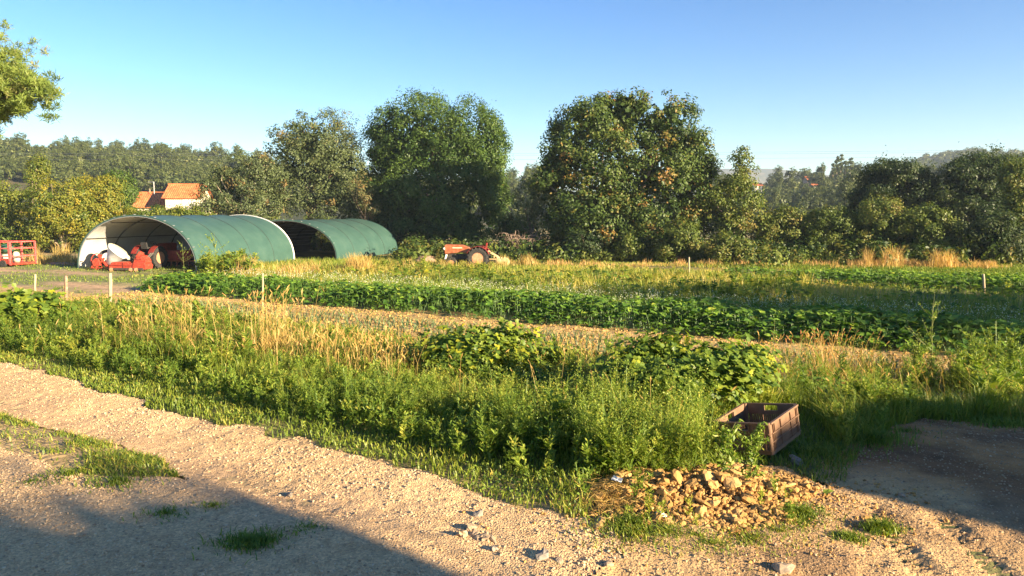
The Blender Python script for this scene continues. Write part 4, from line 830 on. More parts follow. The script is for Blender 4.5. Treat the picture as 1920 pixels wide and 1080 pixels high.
def zof(x, y): return terr(x, y)
def fill(n, q0, q1, r0, r1, rng, dens=None, view=.74, edge=False):
    q = rng.uniform(q0, q1, n); r = rng.uniform(r0, r1, n); 
    if edge: q = q+qedge(r)
    x, y = XY(q, r); k = (np.abs(x) < y*view+.4) & (y > 3.2)
    if dens is not None: k &= rng.random(n) < dens(x, y, q, r)
    x, y, q, r = x[k], y[k], q[k], r[k]; return np.stack([x, y, zof(x, y)], 1), q, r
CR = g2([(1300, 905), (1325, 850), (1340, 800), (1520, 775), (1560, 830), (1610, 850), (1580, 915), (1490, 915)])
def offroad(x, y): return ~(inpoly(x, y, CR) | track_mask(x, y) | yard_mask(x, y) | inpoly(x, y, PILE))
def stuff(a, name, mats): o = a.build(name, mats); tag(o, kind='stuff'); return o
PBX = [gpt(900, 700)[:2], gpt(1300, 760)[:2]]
# short grass of the verge
rng = np.random.default_rng(21); a = Acc()
def hg(q, r, x, y): return .028+.095*sstep(.0, 1.7, q-qedge(r))+.06*fbm(x*1.5, y*1.5, 3, 7)
P, q, r = fill(230000, -.3, 5.2, -18, 6.5, rng, lambda x, y, q, r: offroad(x, y)*np.where(inpoly(x, y, FR), .12, 1)*(.45+.55*sstep(.3, .5, fbm(x*1.3, y*1.3, 3, 9))), edge=True)
h = hg(q, r, P[:, 0], P[:, 1])*rng.uniform(.5, 1.3, len(P))*np.where(inpoly(P[:, 0], P[:, 1], FR), .45, 1); n3 = fbm(P[:, 0]*1.1, P[:, 1]*1.1, 3, 10)
blades(a, P, h, .0075+.004*rng.random(len(P)), rng.uniform(.1, .9, len(P)), np.clip(.32+.5*n3+rng.normal(0, .14, len(P)), 0, .98), rng)
CRX = np.array(CR); P = np.stack([rng.uniform(1.4, 3.6, 9000), rng.uniform(5.3, 7.7, 9000)], 1); P = P[inpoly(P[:, 0], P[:, 1], CR) & ~inpoly(P[:, 0], P[:, 1], PILE)]; P = np.c_[P, zof(P[:, 0], P[:, 1])]
blades(a, P, rng.uniform(.03, .10, len(P)), .008, rng.uniform(.2, .9, len(P)), np.clip(rng.normal(.45, .15, len(P)), 0, .99), rng)
# median strip and odd tufts on the track and yard
P, q, r = fill(60000, 2.9, 4.2, -14, -4.3, rng, lambda x, y, q, r: ~track_mask(x, y)*1.*(.08+.8*sstep(.38, .60, fbm(x*2.5, y*2.5, 3, 19))))
blades(a, P, rng.uniform(.015, .065, len(P)), .008, rng.uniform(.3, 1.5, len(P)), np.clip(rng.normal(.5, .28, len(P)), 0, .99), rng)
def tuft(px, py, rr, n, hmax, mean=.45):
    c = gpt(px, py); ang = rng.uniform(0, 6.28, n); d = rr*np.abs(rng.normal(0, .5, n)); x = c[0]+d*np.cos(ang)*1.5; y = c[1]+d*np.sin(ang); z = zof(x, y)+.004
    blades(a, np.stack([x, y, z], 1), rng.uniform(.2, 1, n)*hmax, .007, rng.uniform(.2, 1.3, n), np.clip(rng.normal(mean, .15, n), 0, .99), rng)
for t_ in ((470, 1020, .16, 1300, .06), (310, 965, .14, 250, .04), (400, 950, .1, 150, .03), (220, 905, .2, 500, .06), (1500, 965, .16, 900, .06), (1650, 995, .09, 700, .08), (1590, 1012, .09, 450, .05), (1465, 1000, .2, 350, .045, .6), (1330, 1020, .25, 350, .045, .6), (1250, 1000, .2, 400, .05, .55), (1180, 985, .2, 800, .07), (1420, 1010, .18, 250, .04, .6),
           (1190, 1000, .3, 800, .05, .6), (1300, 1005, .3, 300, .035, .6), (1400, 1020, .3, 220, .03, .65), (1500, 985, .2, 260, .04, .6), (1540, 850, .3, 900, .07), (1600, 830, .25, 700, .07), (1640, 830, .25, 600, .15), (1750, 780, .3, 700, .16), (1880, 800, .4, 800, .12), (1700, 810, .2, 200, .05), (580, 990, .1, 120, .03), (60, 905, .15, 150, .03), (130, 890, .2, 400, .05)): tuft(*t_)
stuff(a, 'verge_grass', m_grass)
# creeping clover-like ground cover between the blades
rng = np.random.default_rng(22); a = Acc()
P, q, r = fill(70000, 0, 4.5, -17, 6.5, rng, lambda x, y, q, r: offroad(x, y)*sstep(.35, .55, fbm(x*1.9+5, y*1.9, 3, 12)), edge=True)
hh = hg(q, r, P[:, 0], P[:, 1]); P[:, 2] += rng.random(len(P))*hh*.8+.01; N = len(P)
leaves(a, P, unit(rvec(N, rng)*.8+[.2, -.2, .9]), rng.uniform(.015, .04, N), rng.uniform(.01, .022, N), np.clip(rng.normal(.42, .15, N), 0, 1), rng)
P, q, r = fill(26000, .5, 5.2, -17, 6.5, rng, lambda x, y, q, r: offroad(x, y)*sstep(.50, .60, fbm(x*1.1+5, y*1.1, 3, 92)), edge=True)
P[:, 2] += .03+rng.random(len(P))*.26*sstep(0, 2, q-qedge(r)); N = len(P); az = rng.uniform(0, 6.28, N); bigleaf(a, P, np.stack([np.cos(az), np.sin(az), rng.uniform(-.3, .5, N)], 1), unit(rvec(N, rng)*.4+[.2, -.2, 1]), rng.uniform(.035, .075, N), rng.uniform(.03, .06, N), np.clip(rng.normal(.36, .14, N), 0, 1), rng)
stuff(a, 'ground_cover', m_weed)
# herb prototypes: upright stems with narrow leaves
def herb(hh, nl, ll, seed, branch=0, t=.5, fl=0, wd=.24):
    rng = np.random.default_rng(seed); a = Acc(); ends = [(np.array([0, 0, 0.]), np.array([rng.normal(0, .05), rng.normal(0, .05), hh]))]
    for b in range(branch):
        z = rng.uniform(.15, .6)*hh; az = rng.uniform(0, 6.28); l = hh*rng.uniform(.25, .5); ends.append((np.array([0, 0, z]), np.array([math.cos(az)*l*.55, math.sin(az)*l*.55, z+l*.9])))
    for (s, e) in ends:
        k = 5; bend = rng.normal(0, .04, 3)*hh; pts = np.array([s+(e-s)*u+bend*math.sin(u*3.14) for u in np.linspace(0, 1, k)]); dv = unit(np.cross(e-s, rng.normal(size=3))[None])[0]*.0035
        for i in range(k-1): a.quads(np.array([[pts[i]-dv, pts[i]+dv, pts[i+1]+dv*.7, pts[i+1]-dv*.7]]), .35, 0)
        n = int(nl*(np.linalg.norm(e-s)/hh)); u = np.sort(rng.uniform(.12, 1, n)); P = s+(e-s)*u[:, None]+bend*np.sin(u*3.14)[:, None]; az = rng.uniform(0, 6.28, n)
        ax = np.stack([np.cos(az), np.sin(az), rng.uniform(.2, 1.1, n)], 1); L = ll*(1.15-.75*u)*rng.uniform(.6, 1.3, n); P = P+unit(ax)*L[:, None]*.5
        leaves(a, P, unit(rvec(n, rng)*.5+[0, 0, 1]), L, L*wd, np.clip(rng.normal(t, .12, n)+.25*u, 0, .95), rng, 0, axis=ax)
        if fl: 
            m = fl; Q_ = e+rng.normal(0, 1, (m, 3))*[.02, .02, .05*hh/.5]; leaves(a, Q_, rvec(m, rng), .016, .014, np.clip(rng.normal(t+.1, .1, m), 0, .95), rng)
    return a.arrays()
H_up = [herb(.62, 80, .075, 200+i, 5, .47, 12) for i in range(4)]+[herb(.75, 60, .06, 250+i, 3, .5, 12, .2) for i in range(3)]+[herb(.5, 40, .11, 260, 4, .35, 0, .4)]          # spiky upright
H_wide = [herb(.45, 70, .085, 210+i, 8, .48, 0, .32) for i in range(4)]+[herb(.55, 44, .12, 270+i, 5, .38, 0, .45) for i in range(2)]+[herb(.6, 60, .05, 280+i, 9, .62, 0, .25) for i in range(2)]      # bushy
H_small = [herb(.24, 34, .055, 220+i, 3, .45, 0, .4) for i in range(3)]
def plant(a, protos, P, s, rng, tj=.08, lean=.08):
    k = rng.integers(0, len(protos), len(P))
    for i, pr in enumerate(protos): 
        m = k == i
        if m.any(): stamp(a, (pr[0], pr[1]+.0, pr[2], pr[3]), P[m], (s if np.isscalar(s) else s[m])*rng.uniform(.4, 1.4, m.sum()), rng, tj, lean=lean)
rng = np.random.default_rng(23); a = Acc()
def crest(x, y): return np.clip(1-((Q(x, y)-qedge(Rr(x, y))-2.6)/2.4)**2, 0, 1)
def hmap(x, y): # height factor over the picture: lower in the middle left, high at right
    u = x/np.maximum(y, 1); return np.interp(u, [-.75, -.5, -.3, -.12, .05, .2, .4, .52, .75], [.75, 1.0, .85, .55, .85, 1.05, .75, .95, 1.3])
P, q, r = fill(2300, 1.0, 5.6, -18, 7, rng, lambda x, y, q, r: offroad(x, y)*crest(x, y)*sstep(.2, .55, fbm(x*.8, y*.8, 2, 14)), edge=True)
plant(a, H_wide, P, .85*hmap(P[:, 0], P[:, 1]), rng)
P, q, r = fill(5000, .35, 3.2, -17, 7, rng, lambda x, y, q, r: offroad(x, y)*.8, edge=True); plant(a, H_small, P, 1.0, rng, .1)
# upright mass in front of the crate and left of it
def massf(n, pxa, pxb, ya, yb): 
    pts = [gpt(rng.uniform(pxa, pxb), rng.uniform(ya, yb)) for _ in range(n)]; return np.array([p for p in pts if offroad(p[:1], p[1:2])[0] or True])
P = massf(230, 1090, 1325, 800, 900); plant(a, H_up, P, .66, rng, .06, .12)
P = massf(170, 900, 1180, 780, 860); plant(a, H_up, P, .62, rng, .06, .1)
P = massf(90, 520, 900, 760, 800); plant(a, H_up, P, .5, rng, .06, .1)
P = massf(60, 1500, 1860, 725, 755); plant(a, H_wide, P, .8, rng, .08, .1); P = massf(170, 1480, 1900, 715, 750); plant(a, H_up, P, .85, rng, .14, .25)
P = massf(50, 1790, 1925, 705, 745); plant(a, H_wide, P, 1.25, rng, .06, .1)
P = massf(70, 1830, 1925, 735, 775); plant(a, H_wide, P, 1.0, rng, .06, .1)
P = massf(26, 1150, 1500, 895, 990); plant(a, H_small, P, .6, rng, .1)
stuff(a, 'tall_weeds', m_weed)
# long fine grass standing above the weeds
rng = np.random.default_rng(24); a = Acc()
P, q, r = fill(110000, .8, 5.6, -18, 7, rng, lambda x, y, q, r: offroad(x, y)*crest(x, y), edge=True)
hm_ = hmap(P[:, 0], P[:, 1]); blades(a, P, rng.uniform(.14, .46, len(P))*hm_, .006, rng.uniform(.1, .8, len(P)), np.clip(rng.normal(.50, .16, len(P))+.25*(fbm(P[:, 0]*.9, P[:, 1]*.9, 3, 15)-.45), 0, .99), rng, curve=.7)
P, q, r = fill(16000, 4.2, 6.6, -19, 9, rng, lambda x, y, q, r: sstep(.3, .6, fbm(x*1., y*1., 3, 16)), edge=True)
blades(a, P, rng.uniform(.08, .3, len(P)), .007, rng.uniform(.2, .9, len(P)), np.clip(rng.normal(.62, .2, len(P)), 0, .99), rng, curve=.6)
def tussock(seed):
    g = np.random.default_rng(seed); t = Acc(); n = 46; blades(t, np.c_[g.normal(0, .03, (n, 2)), np.zeros(n)], g.uniform(.2, .52, n), .008, g.uniform(.2, 1.1, n), np.clip(g.normal(.55, .14, n), 0, 1), g, curve=.9); return t.arrays()
TS = [tussock(400+i) for i in range(5)]
P, q, r = fill(1500, .9, 5.8, -18, 8, rng, lambda x, y, q, r: offroad(x, y)*sstep(.35, .6, fbm(x*.9+30, y*.9, 3, 18)), edge=True); k = rng.integers(0, 5, len(P))
for i in range(5): stamp(a, TS[i], P[k == i], rng.uniform(.5, 1.25, (k == i).sum())*hmap(P[k == i, 0], P[k == i, 1]), rng, .14, lean=.12)
stuff(a, 'long_grass', m_grass)
# golden dry grass with seed heads
rng = np.random.default_rng(25); a = Acc()
def foxtail(P, hh, rng, head=.09, hw=.012, tm=.5, lean=.35):
    n = len(P); az = rng.uniform(0, 6.28, n); h = hh*rng.uniform(.6, 1.15, n); ln = rng.uniform(.02, lean, n)*h
    d = np.stack([np.cos(az), np.sin(az), 0*az], 1); tp = P+np.array([0, 0, 1.])*h[:, None]+d*ln[:, None]; md = P+np.array([0, 0, .55])*h[:, None]+d*ln[:, None]*.25
    s = np.stack([-np.sin(az), np.cos(az), 0*az], 1)*.0022; t = np.clip(rng.normal(tm, .15, n), 0, 1)
    a.quads(np.stack([P-s, P+s, md+s, md-s], 1), t*.8); a.quads(np.stack([md-s, md+s, tp+s*.7, tp-s*.7], 1), t*.8)
    ax = unit(tp-md+d*h[:, None]*.15)
    for k in range(3): leaves(a, tp+ax*head*.35, np.cross(ax, rvec(n, rng)), head*rng.uniform(.8, 1.3, n), hw*rng.uniform(.9, 1.6, n), t, rng, axis=ax+rng.normal(0, .12, (n, 3)))
def dry(px, py, wpx, n, hh, tm=.5, nb=None, depth=.35, head=.09, hw=.012):
    c = gpt(px, py); sc = c[1]/F*wpx; P = np.stack([c[0]+rng.normal(0, .42, n)*sc, c[1]+rng.normal(0, depth, n)], 1); P = np.c_[P, zof(P[:, 0], P[:, 1])]; foxtail(P, hh, rng, head, hw, tm)
    nb = nb or n*4; B = np.stack([c[0]+rng.normal(0, .42, nb)*sc, c[1]+rng.normal(0, depth, nb)], 1); B = np.c_[B, zof(B[:, 0], B[:, 1])]
    blades(a, B, rng.uniform(.3, .8, nb)*hh, .006, rng.uniform(.1, .9, nb), np.clip(rng.normal(tm, .2, nb), 0, 1), rng, curve=.8)
dry(330, 668, 90, 90, .78, .45, depth=.25); dry(265, 655, 60, 50, .6, .35); dry(510, 680, 60, 110, .85, .5, depth=.25); dry(560, 690, 110, 70, .5, .35); dry(660, 700, 140, 150, .48, .5); dry(735, 705, 90, 90, .45, .45)
dry(1070, 720, 80, 60, .45, .35); dry(1120, 740, 60, 40, .5, .4); dry(1555, 728, 85, 160, .85, .7, depth=.3); dry(1545, 735, 20, 16, .95, .95); dry(1450, 735, 30, 18, .7, .8); dry(1640, 735, 120, 110, .45, .45); dry(1600, 740, 160, 60, .35, .3); dry(1780, 735, 120, 50, .45, .3); dry(1700, 730, 60, 30, .5, .45, hw=.02)
dry(400, 690, 120, 30, .4, .3, 60); dry(170, 655, 120, 14, .3, .3, 30); dry(1850, 735, 120, 20, .5, .35)
P, q, r = fill(700, 1.2, 5.5, -18, 7, rng, lambda x, y, q, r: offroad(x, y)*1., edge=True); foxtail(P, .5, rng, .06, .010, .4, .6)
P, q, r = fill(5000, 3.2, 6.0, -18, 9, rng, lambda x, y, q, r: sstep(.52, .68, fbm(x*.9+9, y*.9, 3, 17)), edge=True); blades(a, P, rng.uniform(.1, .36, len(P)), .006, rng.uniform(.2, 1, len(P)), np.clip(rng.normal(.4, .2, len(P)), 0, 1), rng, curve=.7)
for (px, py, hh_) in ((1600, 738, .62), (1640, 742, .58), (1700, 740, .62), (1735, 740, .6), (1680, 745, .5), (1440, 740, .55), (1480, 730, .5)):       # nodding foxtails
    c = gpt(px, py); foxtail(np.tile(c, (3, 1))+rng.normal(0, .05, (3, 3))*[1, 1, 0], hh_, rng, .11, .018, .55, .7)
c = gpt(1150, 935); n = 700; B = np.stack([c[0]+rng.normal(0, .10, n), c[1]+rng.normal(0, .12, n)], 1); B = np.c_[B, zof(B[:, 0], B[:, 1])+.01+.05*rng.random(n)]      # flattened straw by the clods
dv = unit(rng.normal(size=(n, 3))*[1, 1, .45]); leaves(a, B, rvec(n, rng), rng.uniform(.05, .16, n), .004, np.clip(rng.normal(.45, .15, n), 0, 1), rng, axis=dv)
stuff(a, 'dry_grass', m_dry)
# dry reeds below the shrubs at the right, and by the tunnels
rng = np.random.default_rng(26); a = Acc()
def reeds(px0, px1, d, n, hh, tm=.5, wd=.025, dj=.6):
    px = rng.uniform(px0, px1, n); dd = d+rng.normal(0, dj, n); x = (px-960)/F*dd; P = np.stack([x, dd, zof(x, dd)], 1)
    k = .45+.75*sstep(.3, .65, vnoise(px/22., px*0, 77)); blades(a, P, rng.uniform(.35, 1.05, n)*hh*k, wd, rng.uniform(.05, .55, n), np.clip(rng.normal(tm, .18, n), 0, 1), rng, curve=.5)
reeds(1590, 1720, 43, 1500, 1.15, .62); reeds(1720, 1870, 42, 1600, 1.05, .62); reeds(1560, 1900, 41.5, 1500, .55, .55); reeds(1645, 1660, 42.5, 90, 1.5, .62); reeds(1818, 1830, 41.5, 60, 1.6, .65)
reeds(630, 700, 38, 900, 1.0, .42); reeds(560, 640, 37, 500, .7, .45); reeds(380, 560, 35, 1100, .75, .55); reeds(700, 800, 41, 700, .8, .3); reeds(440, 480, 35.5, 260, 1.1, .5); reeds(930, 1010, 44, 500, .7, .3); reeds(800, 950, 41.5, 1500, .55, .3)
reeds(1000, 1560, 43.5, 1500, .4, .7); reeds(-20, 250, 45, 1600, .7, .3); reeds(60, 130, 47, 500, 1.2, .25)
stuff(a, 'dry_reeds', m_dry)
# grassy weeds of the middle field
rng = np.random.default_rng(27); a = Acc()
P, q, r = fill(120000, 22.2, 48, -34, 34, rng, lambda x, y, q, r: np.where((q > 39.9) & (q < 41.2) & (r > -20) & (r < 1), .08, 1)*np.where((q > 34.9) & (q < 38.2) & (r > -8), .12, 1)*np.where((x < -14.8) & (q < 38), .45*sstep(.56, .44, fbm(q*.9, r*.16, 4, 31)), 1)*np.where(q > 41, .7, 1))
x, y = P[:, 0], P[:, 1]; tall = np.where(q < 36, 1, .35)*np.where(x < -14.8, .3, 1)*np.where((r > -4) & (q > 30), .45, 1)
n1 = fbm(x*.45, y*.45, 4, 33); blades(a, P, rng.uniform(.12, .55, len(P))*tall*(.5+n1), .028, rng.uniform(.1, .8, len(P)), np.clip(.60+1.2*(n1-.45)+rng.normal(0, .18, len(P)), .05, .99), rng)
P, q, r = fill(24000, 17, 40, -46, -17, rng, lambda x, y, q, r: (x < -14)*sstep(.60, .44, fbm(q*.9, r*.16, 4, 31))); blades(a, P, rng.uniform(.04, .14, len(P)), .03, .6, np.clip(rng.normal(.45, .15, len(P)), 0, 1), rng)
P, q, r = fill(26000, 42, 52, -12, 40, rng); blades(a, P, rng.uniform(.08, .28, len(P)), .035, .5, np.clip(rng.normal(.5, .12, len(P)), 0, 1), rng)
stuff(a, 'field_grass', m_grass)
rng = np.random.default_rng(28); a = Acc()
H_f = [herb(.6, 34, .16, 230+i, 5, .5, 0, .45) for i in range(4)]
P, q, r = fill(2000, 22.5, 35, -26, 34, rng, lambda x, y, q, r: sstep(.45, .65, fbm(x*.3+3, y*.3, 3, 35))); plant(a, H_f, P, .85, rng, .12)
P, q, r = fill(900, 9.8, 13, -20, -2, rng, lambda x, y, q, r: .8+0*x); plant(a, H_small, P, 1.2, rng, .12)
P = np.array([gb(px, rng.uniform(34.5, 38.5)) for px in rng.uniform(375, 480, 90)]); plant(a, H_f, P, 1.5, rng, .1)
stuff(a, 'field_weeds', m_weed)
# leafy crop: big rounded leaves on stalks
def leafrow(q0, q1, r0, r1, n, hh, L, seed, name, mat, tmean=.45, var=.15, clump=.0):
    rng = np.random.default_rng(seed); a = Acc()
    P, q, r = fill(n, q0, q1, r0, r1, rng, (lambda x, y, q, r: sstep(.5-clump, .5+clump, fbm(x*.6, y*.6, 3, 44))) if clump else None); N = len(P)
    prof = np.clip(1-((q-(q0+q1)/2)/((q1-q0)/2))**4, .25, 1); hz = hh*prof*(.35+.65*rng.random(N)**.6)*(.75+.5*fbm(P[:, 0]*.8, P[:, 1]*.8, 3, 45)); B = P.copy(); T2 = P+np.array([0, 0, 1.])*hz[:, None]+rng.normal(0, .06, (N, 3))*[1, 1, 0]
    s = np.array([.006, .002, 0]); a.quads(np.stack([B-s, B+s, T2+s, T2-s], 1), .3)
    az = rng.uniform(0, 6.28, N); ax = np.stack([np.cos(az), np.sin(az), rng.uniform(-.25, .5, N)], 1); nm = unit(rvec(N, rng)*.45+[0, 0, 1]); bigleaf(a, T2, ax, nm, L*rng.uniform(.6, 1.25, N), L*.85*rng.uniform(.7, 1.2, N), np.clip(rng.normal(tmean, var, N)+.25*(hz/hh-.6), 0, 1), rng)
    return stuff(a, name, mat)
leafrow(18.4, 21.4, -26.8, 32, 27000, .66, .20, 50, 'leafy_crop', m_crop, .42, .2, .3)
leafrow(34.8, 36.4, -8, 44, 9000, .50, .2, 51, 'leafy_crop', m_crop, .52); leafrow(37.0, 38.6, -4, 46, 8000, .48, .2, 58, 'leafy_crop', m_crop, .58)
rng = np.random.default_rng(59); a = Acc(); P, q, r = fill(40000, 38.6, 47, -6, 46, rng); blades(a, P, rng.uniform(.06, .2, len(P)), .04, .5, np.clip(rng.normal(.36, .1, len(P)), 0, 1), rng); stuff(a, 'far_grass', m_grass)
leafrow(23.0, 34, -24, 34, 4200, .5, .26, 52, 'broad_leaf_weeds', m_bush, .42, .2, .12)
# pale flower heads behind the crop row
rng = np.random.default_rng(53); a = Acc(); b_ = Acc()
for (q0, q1, r0, r1, n, hh) in ((20.6, 23.2, -26, 14, 3000, .60), (37.6, 39, 18, 40, 900, .4)):
    P, q, r = fill(n, q0, q1, r0, r1, rng); N = len(P); h = hh*rng.uniform(.7, 1.15, N); T2 = P+np.array([0, 0, 1.])*h[:, None]+rng.normal(0, .05, (N, 3)); s = np.array([.005, 0, 0]); a.quads(np.stack([P-s, P+s, T2+s, T2-s], 1), .4)
    blades(a, P, h*.8, .02, .5, np.clip(rng.normal(.5, .1, N), 0, 1), rng)
    for k in range(3): leaves(b_, T2+rng.normal(0, .04, (N, 3)), rvec(N, rng), .026, .026, np.clip(rng.normal(.5, .2, N), 0, 1), rng)
stuff(a, 'flower_stalks', m_grass); stuff(b_, 'flower_heads', m_flower)
# leeks in rows
rng = np.random.default_rng(54); a = Acc(); B = []
for q0 in np.arange(10.4, 17.0, .42):
    rr = np.arange(-24, 5.5-(q0-11)*.9, .16); rr = rr[rng.random(len(rr)) < .72*sstep(.25, .5, fbm(rr*.3, rr*0+q0, 3, 60))+.1]; x, y = XY(q0+rng.normal(0, .03, len(rr)), rr); k = np.abs(x) < y*.74+.4; B.append(np.stack([x[k], y[k], zof(x[k], y[k])], 1))
B = np.concatenate(B); 
for k in range(7): blades(a, B+rng.normal(0, .012, B.shape)*[1, 1, 0], rng.uniform(.12, .30, len(B)), .020, rng.uniform(.1, .9, len(B)), np.clip(rng.normal(.5, .15, len(B)), 0, 1), rng, curve=.7)
stuff(a, 'leek_rows', m_leek)
# small weeds and tufts on the tilled soil
rng = np.random.default_rng(56); a = Acc(); P, q, r = fill(16000, 10.2, 18.6, -27, 14, rng, lambda x, y, q, r: .18+.6*(np.abs(q-17.3) < .25)+.5*sstep(.5, .7, fbm(x*.7, y*.7, 3, 61)))
blades(a, np.repeat(P, 3, 0), rng.uniform(.03, .12, len(P)*3), .012, .7, np.clip(rng.normal(.55, .2, len(P)*3), 0, 1), rng); stuff(a, 'seedling_weeds', m_grass)
SOILC = fill(26000, 10, 18.4, -27, 16, rng)[0]

# ------------------------------------------------------------------ single plants
def broadbush(px, pyb, ptop, wpx, n, label, seed, L=.095, name='broadleaf_bush', yb=.12, depth=.55, front=.6):
    rng = np.random.default_rng(seed); c = gpt(px, pyb); root = thing(name, c, label, 'bush'); top = at(px, ptop, c[1])[2]-c[2]; rx = wpx*c[1]/F/2
    a = Acc(); b = Acc(); nb = 22; cen = []
    for i in range(nb):
        az = rng.uniform(0, 6.28); e = rng.uniform(.15, 1)**.6; tp = np.array([math.cos(az)*rx*e, math.sin(az)*depth*e, top*(1.02-.45*e**2)*rng.uniform(.8, 1.05)]); md = tp*[.4, .4, .65]; tube(b, [(0, 0, 0), md, tp], [.012, .008, .003], 5, .5); cen.append((md, tp))
    m = rng.integers(0, nb, n); u = rng.uniform(.25, 1.05, n); MD = np.array([c_[0] for c_ in cen])[m]; TP = np.array([c_[1] for c_ in cen])[m]; P = MD*(1-u)[:, None]+TP*u[:, None]+rng.normal(0, 1, (n, 3))*[rx*.16, depth*.16, top*.10]; P[:, 2] = np.clip(P[:, 2], .04, None)
    o = unit(P*[1, 1, .6]); ax = unit(o*[1, 1, .2]+rvec(n, rng)*.6+[0, 0, -.25]); nm = unit(o*.35+rvec(n, rng)*.3+[.15, -.25, .8]); tt = np.clip(rng.normal(.46, .15, n), 0, .85); tt = np.where(rng.random(n) < yb, rng.uniform(.75, 1, n), tt)
    bigleaf(a, P, ax, nm, L*rng.uniform(.55, 1.3, n), L*rng.uniform(.6, 1.15, n), tt, rng, lobed=True)
    a.build('foliage', m_bush, root); b.build('stems', m_stem, root); return root
broadbush(905, 708, 617, 285, 2600, 'wide low leafy bush with yellow patches in the middle of the verge', 61, .078, yb=.10, depth=.5)
broadbush(1305, 775, 632, 320, 4200, 'largest leafy mound with drooping lobed leaves just behind the crate', 62, .078, yb=.03, depth=.6)
broadbush(1420, 745, 655, 80, 260, 'small yellowing leafy bush at the right of the big mound behind the crate', 63, .09, yb=.6, depth=.3)
broadbush(45, 618, 545, 130, 900, 'dark leafy squash plant at the left edge in front of the stakes', 64, .135, 'squash_plant', .04, .8)
broadbush(670, 775, 745, 60, 60, 'little round-leaved plant in the grass near the track', 65, .08, 'broadleaf_plant', .0, .15)
broadbush(530, 745, 715, 110, 200, 'low dark trailing plant in the grass on the left of the verge', 66, .06, 'broadleaf_plant', .05, .3)
def tallweed(px, pyb, ptop, label, seed, br=9, leafl=.06, mat=None, spread=.3, dense=30, name='tall_weed', lean=0):
    rng = np.random.default_rng(seed); c = gpt(px, pyb); root = thing(name, c, label, 'weed'); top = at(px, ptop, c[1])[2]-c[2]; a = Acc(); b = Acc(); main = np.array([(0, 0, -.02), (.02+lean*.3, 0, top*.35), (-.01+lean*.6, .01, top*.7), (lean, 0, top)]); tube(b, main, [.009, .007, .005, .002], 5, .5)
    for i in range(br):
        u = rng.uniform(.25, .92); s = np.array([np.interp(u, [0, .35, .7, 1], main[:, k]) for k in range(3)]); az = rng.uniform(0, 6.28); l = top*spread*(1.2-u)*rng.uniform(.6, 1.2); e = s+[math.cos(az)*l, math.sin(az)*l*.6, l*rng.uniform(.5, 1.2)]; tube(b, [s, s*.5+e*.5-[0, 0, l*.08], e], [.004, .003, .0015], 4, .5)
        n = dense; t = rng.uniform(.1, 1.02, n); P = s*(1-t)[:, None]+e*t[:, None]+rng.normal(0, .012, (n, 3)); leaves(a, P, unit(rvec(n, rng)+[0, 0, .6]), leafl*rng.uniform(.5, 1.2, n), leafl*.3, np.clip(rng.normal(.55, .15, n), 0, 1), rng)
    n = dense*3; t = rng.uniform(.08, .8, n); P = np.stack([np.interp(t, [0, .35, .7, 1], main[:, k]) for k in range(3)], 1)+rng.normal(0, .035, (n, 3)); leaves(a, P, unit(rvec(n, rng)+[0, 0, .6]), leafl*1.3, leafl*.4, np.clip(rng.normal(.45, .15, n), 0, 1), rng)
    a.build('foliage', mat or m_weed, root); b.build('stems', m_stem, root); return root
tallweed(1742, 735, 548, 'tallest branching weed rising above the verge at the right', 71, 12, .05, spread=.32, dense=16)
tallweed(1815, 735, 622, 'bushy tall weed right of the tallest branching weed', 72, 14, .06, spread=.4, dense=50)
tallweed(1895, 745, 618, 'bushy tall weed at the right edge of the view', 73, 18, .06, spread=.42, dense=60)
tallweed(1720, 740, 640, 'leafy weed leaning at the foot of the tallest weed', 74, 14, .06, spread=.5, dense=50)
tallweed(1400, 902, 800, 'pale feathery weed stem standing in front of the crate', 75, 10, .045, spread=.5, dense=40, lean=.06)
tallweed(1345, 900, 792, 'feathery weed bending over the front left corner of the crate', 76, 10, .045, spread=.45, dense=40, lean=.12)
tallweed(405, 524, 432, 'tall thin seeded weed in front of the right foot of the first tunnel', 77, 14, .12, spread=.45, dense=14)
tallweed(345, 522, 452, 'bare arching weed in front of the tunnel mouth', 78, 9, .10, spread=.6, dense=6)
tallweed(240, 640, 565, 'bright green bushy weed at the left of the golden foxtails', 79, 16, .11, spread=.45, dense=60)
tallweed(375, 650, 560, 'bright green weed between the golden foxtails', 80, 12, .10, spread=.3, dense=40)
tallweed(1448, 742, 600, 'brown seeded dock stalk left of the dry grass tuft', 81, 8, .03, mat=m_dry, spread=.15, dense=40)

# ------------------------------------------------------------------ stones and clods
m_peb = tintmat('pebbles', [(.24, .165, .10), (.46, .32, .185), (.60, .44, .265), (.70, .56, .38)])
m_clod = tintmat('earth_clods', [(.18, .095, .032), (.34, .19, .062), (.45, .265, .09), (.52, .34, .14)])
def stoneproto(seed, nu=5, nv=4):
    rng = np.random.default_rng(seed); th, ph = np.meshgrid(np.linspace(0, np.pi, nv), np.linspace(0, 2*np.pi, nu, endpoint=False), indexing='ij')
    d = np.stack([np.sin(th)*np.cos(ph), np.sin(th)*np.sin(ph), np.cos(th)], -1)*np.array([1, .8, .62]); v = d*rng.uniform(.7, 1.2, (nv, nu, 1)); v[0] = v[0].mean(0); v[-1] = v[-1].mean(0)
    i, j = np.meshgrid(np.arange(nv-1), np.arange(nu), indexing='ij'); j2 = (j+1) % nu; f = np.stack([i*nu+j, (i+1)*nu+j, (i+1)*nu+j2, i*nu+j2], -1).reshape(-1, 4); return v.reshape(-1, 3), np.full(nu*nv, .5), f, np.zeros(len(f), int)
SP = [stoneproto(i) for i in range(6)]
rng = np.random.default_rng(31); a = Acc()
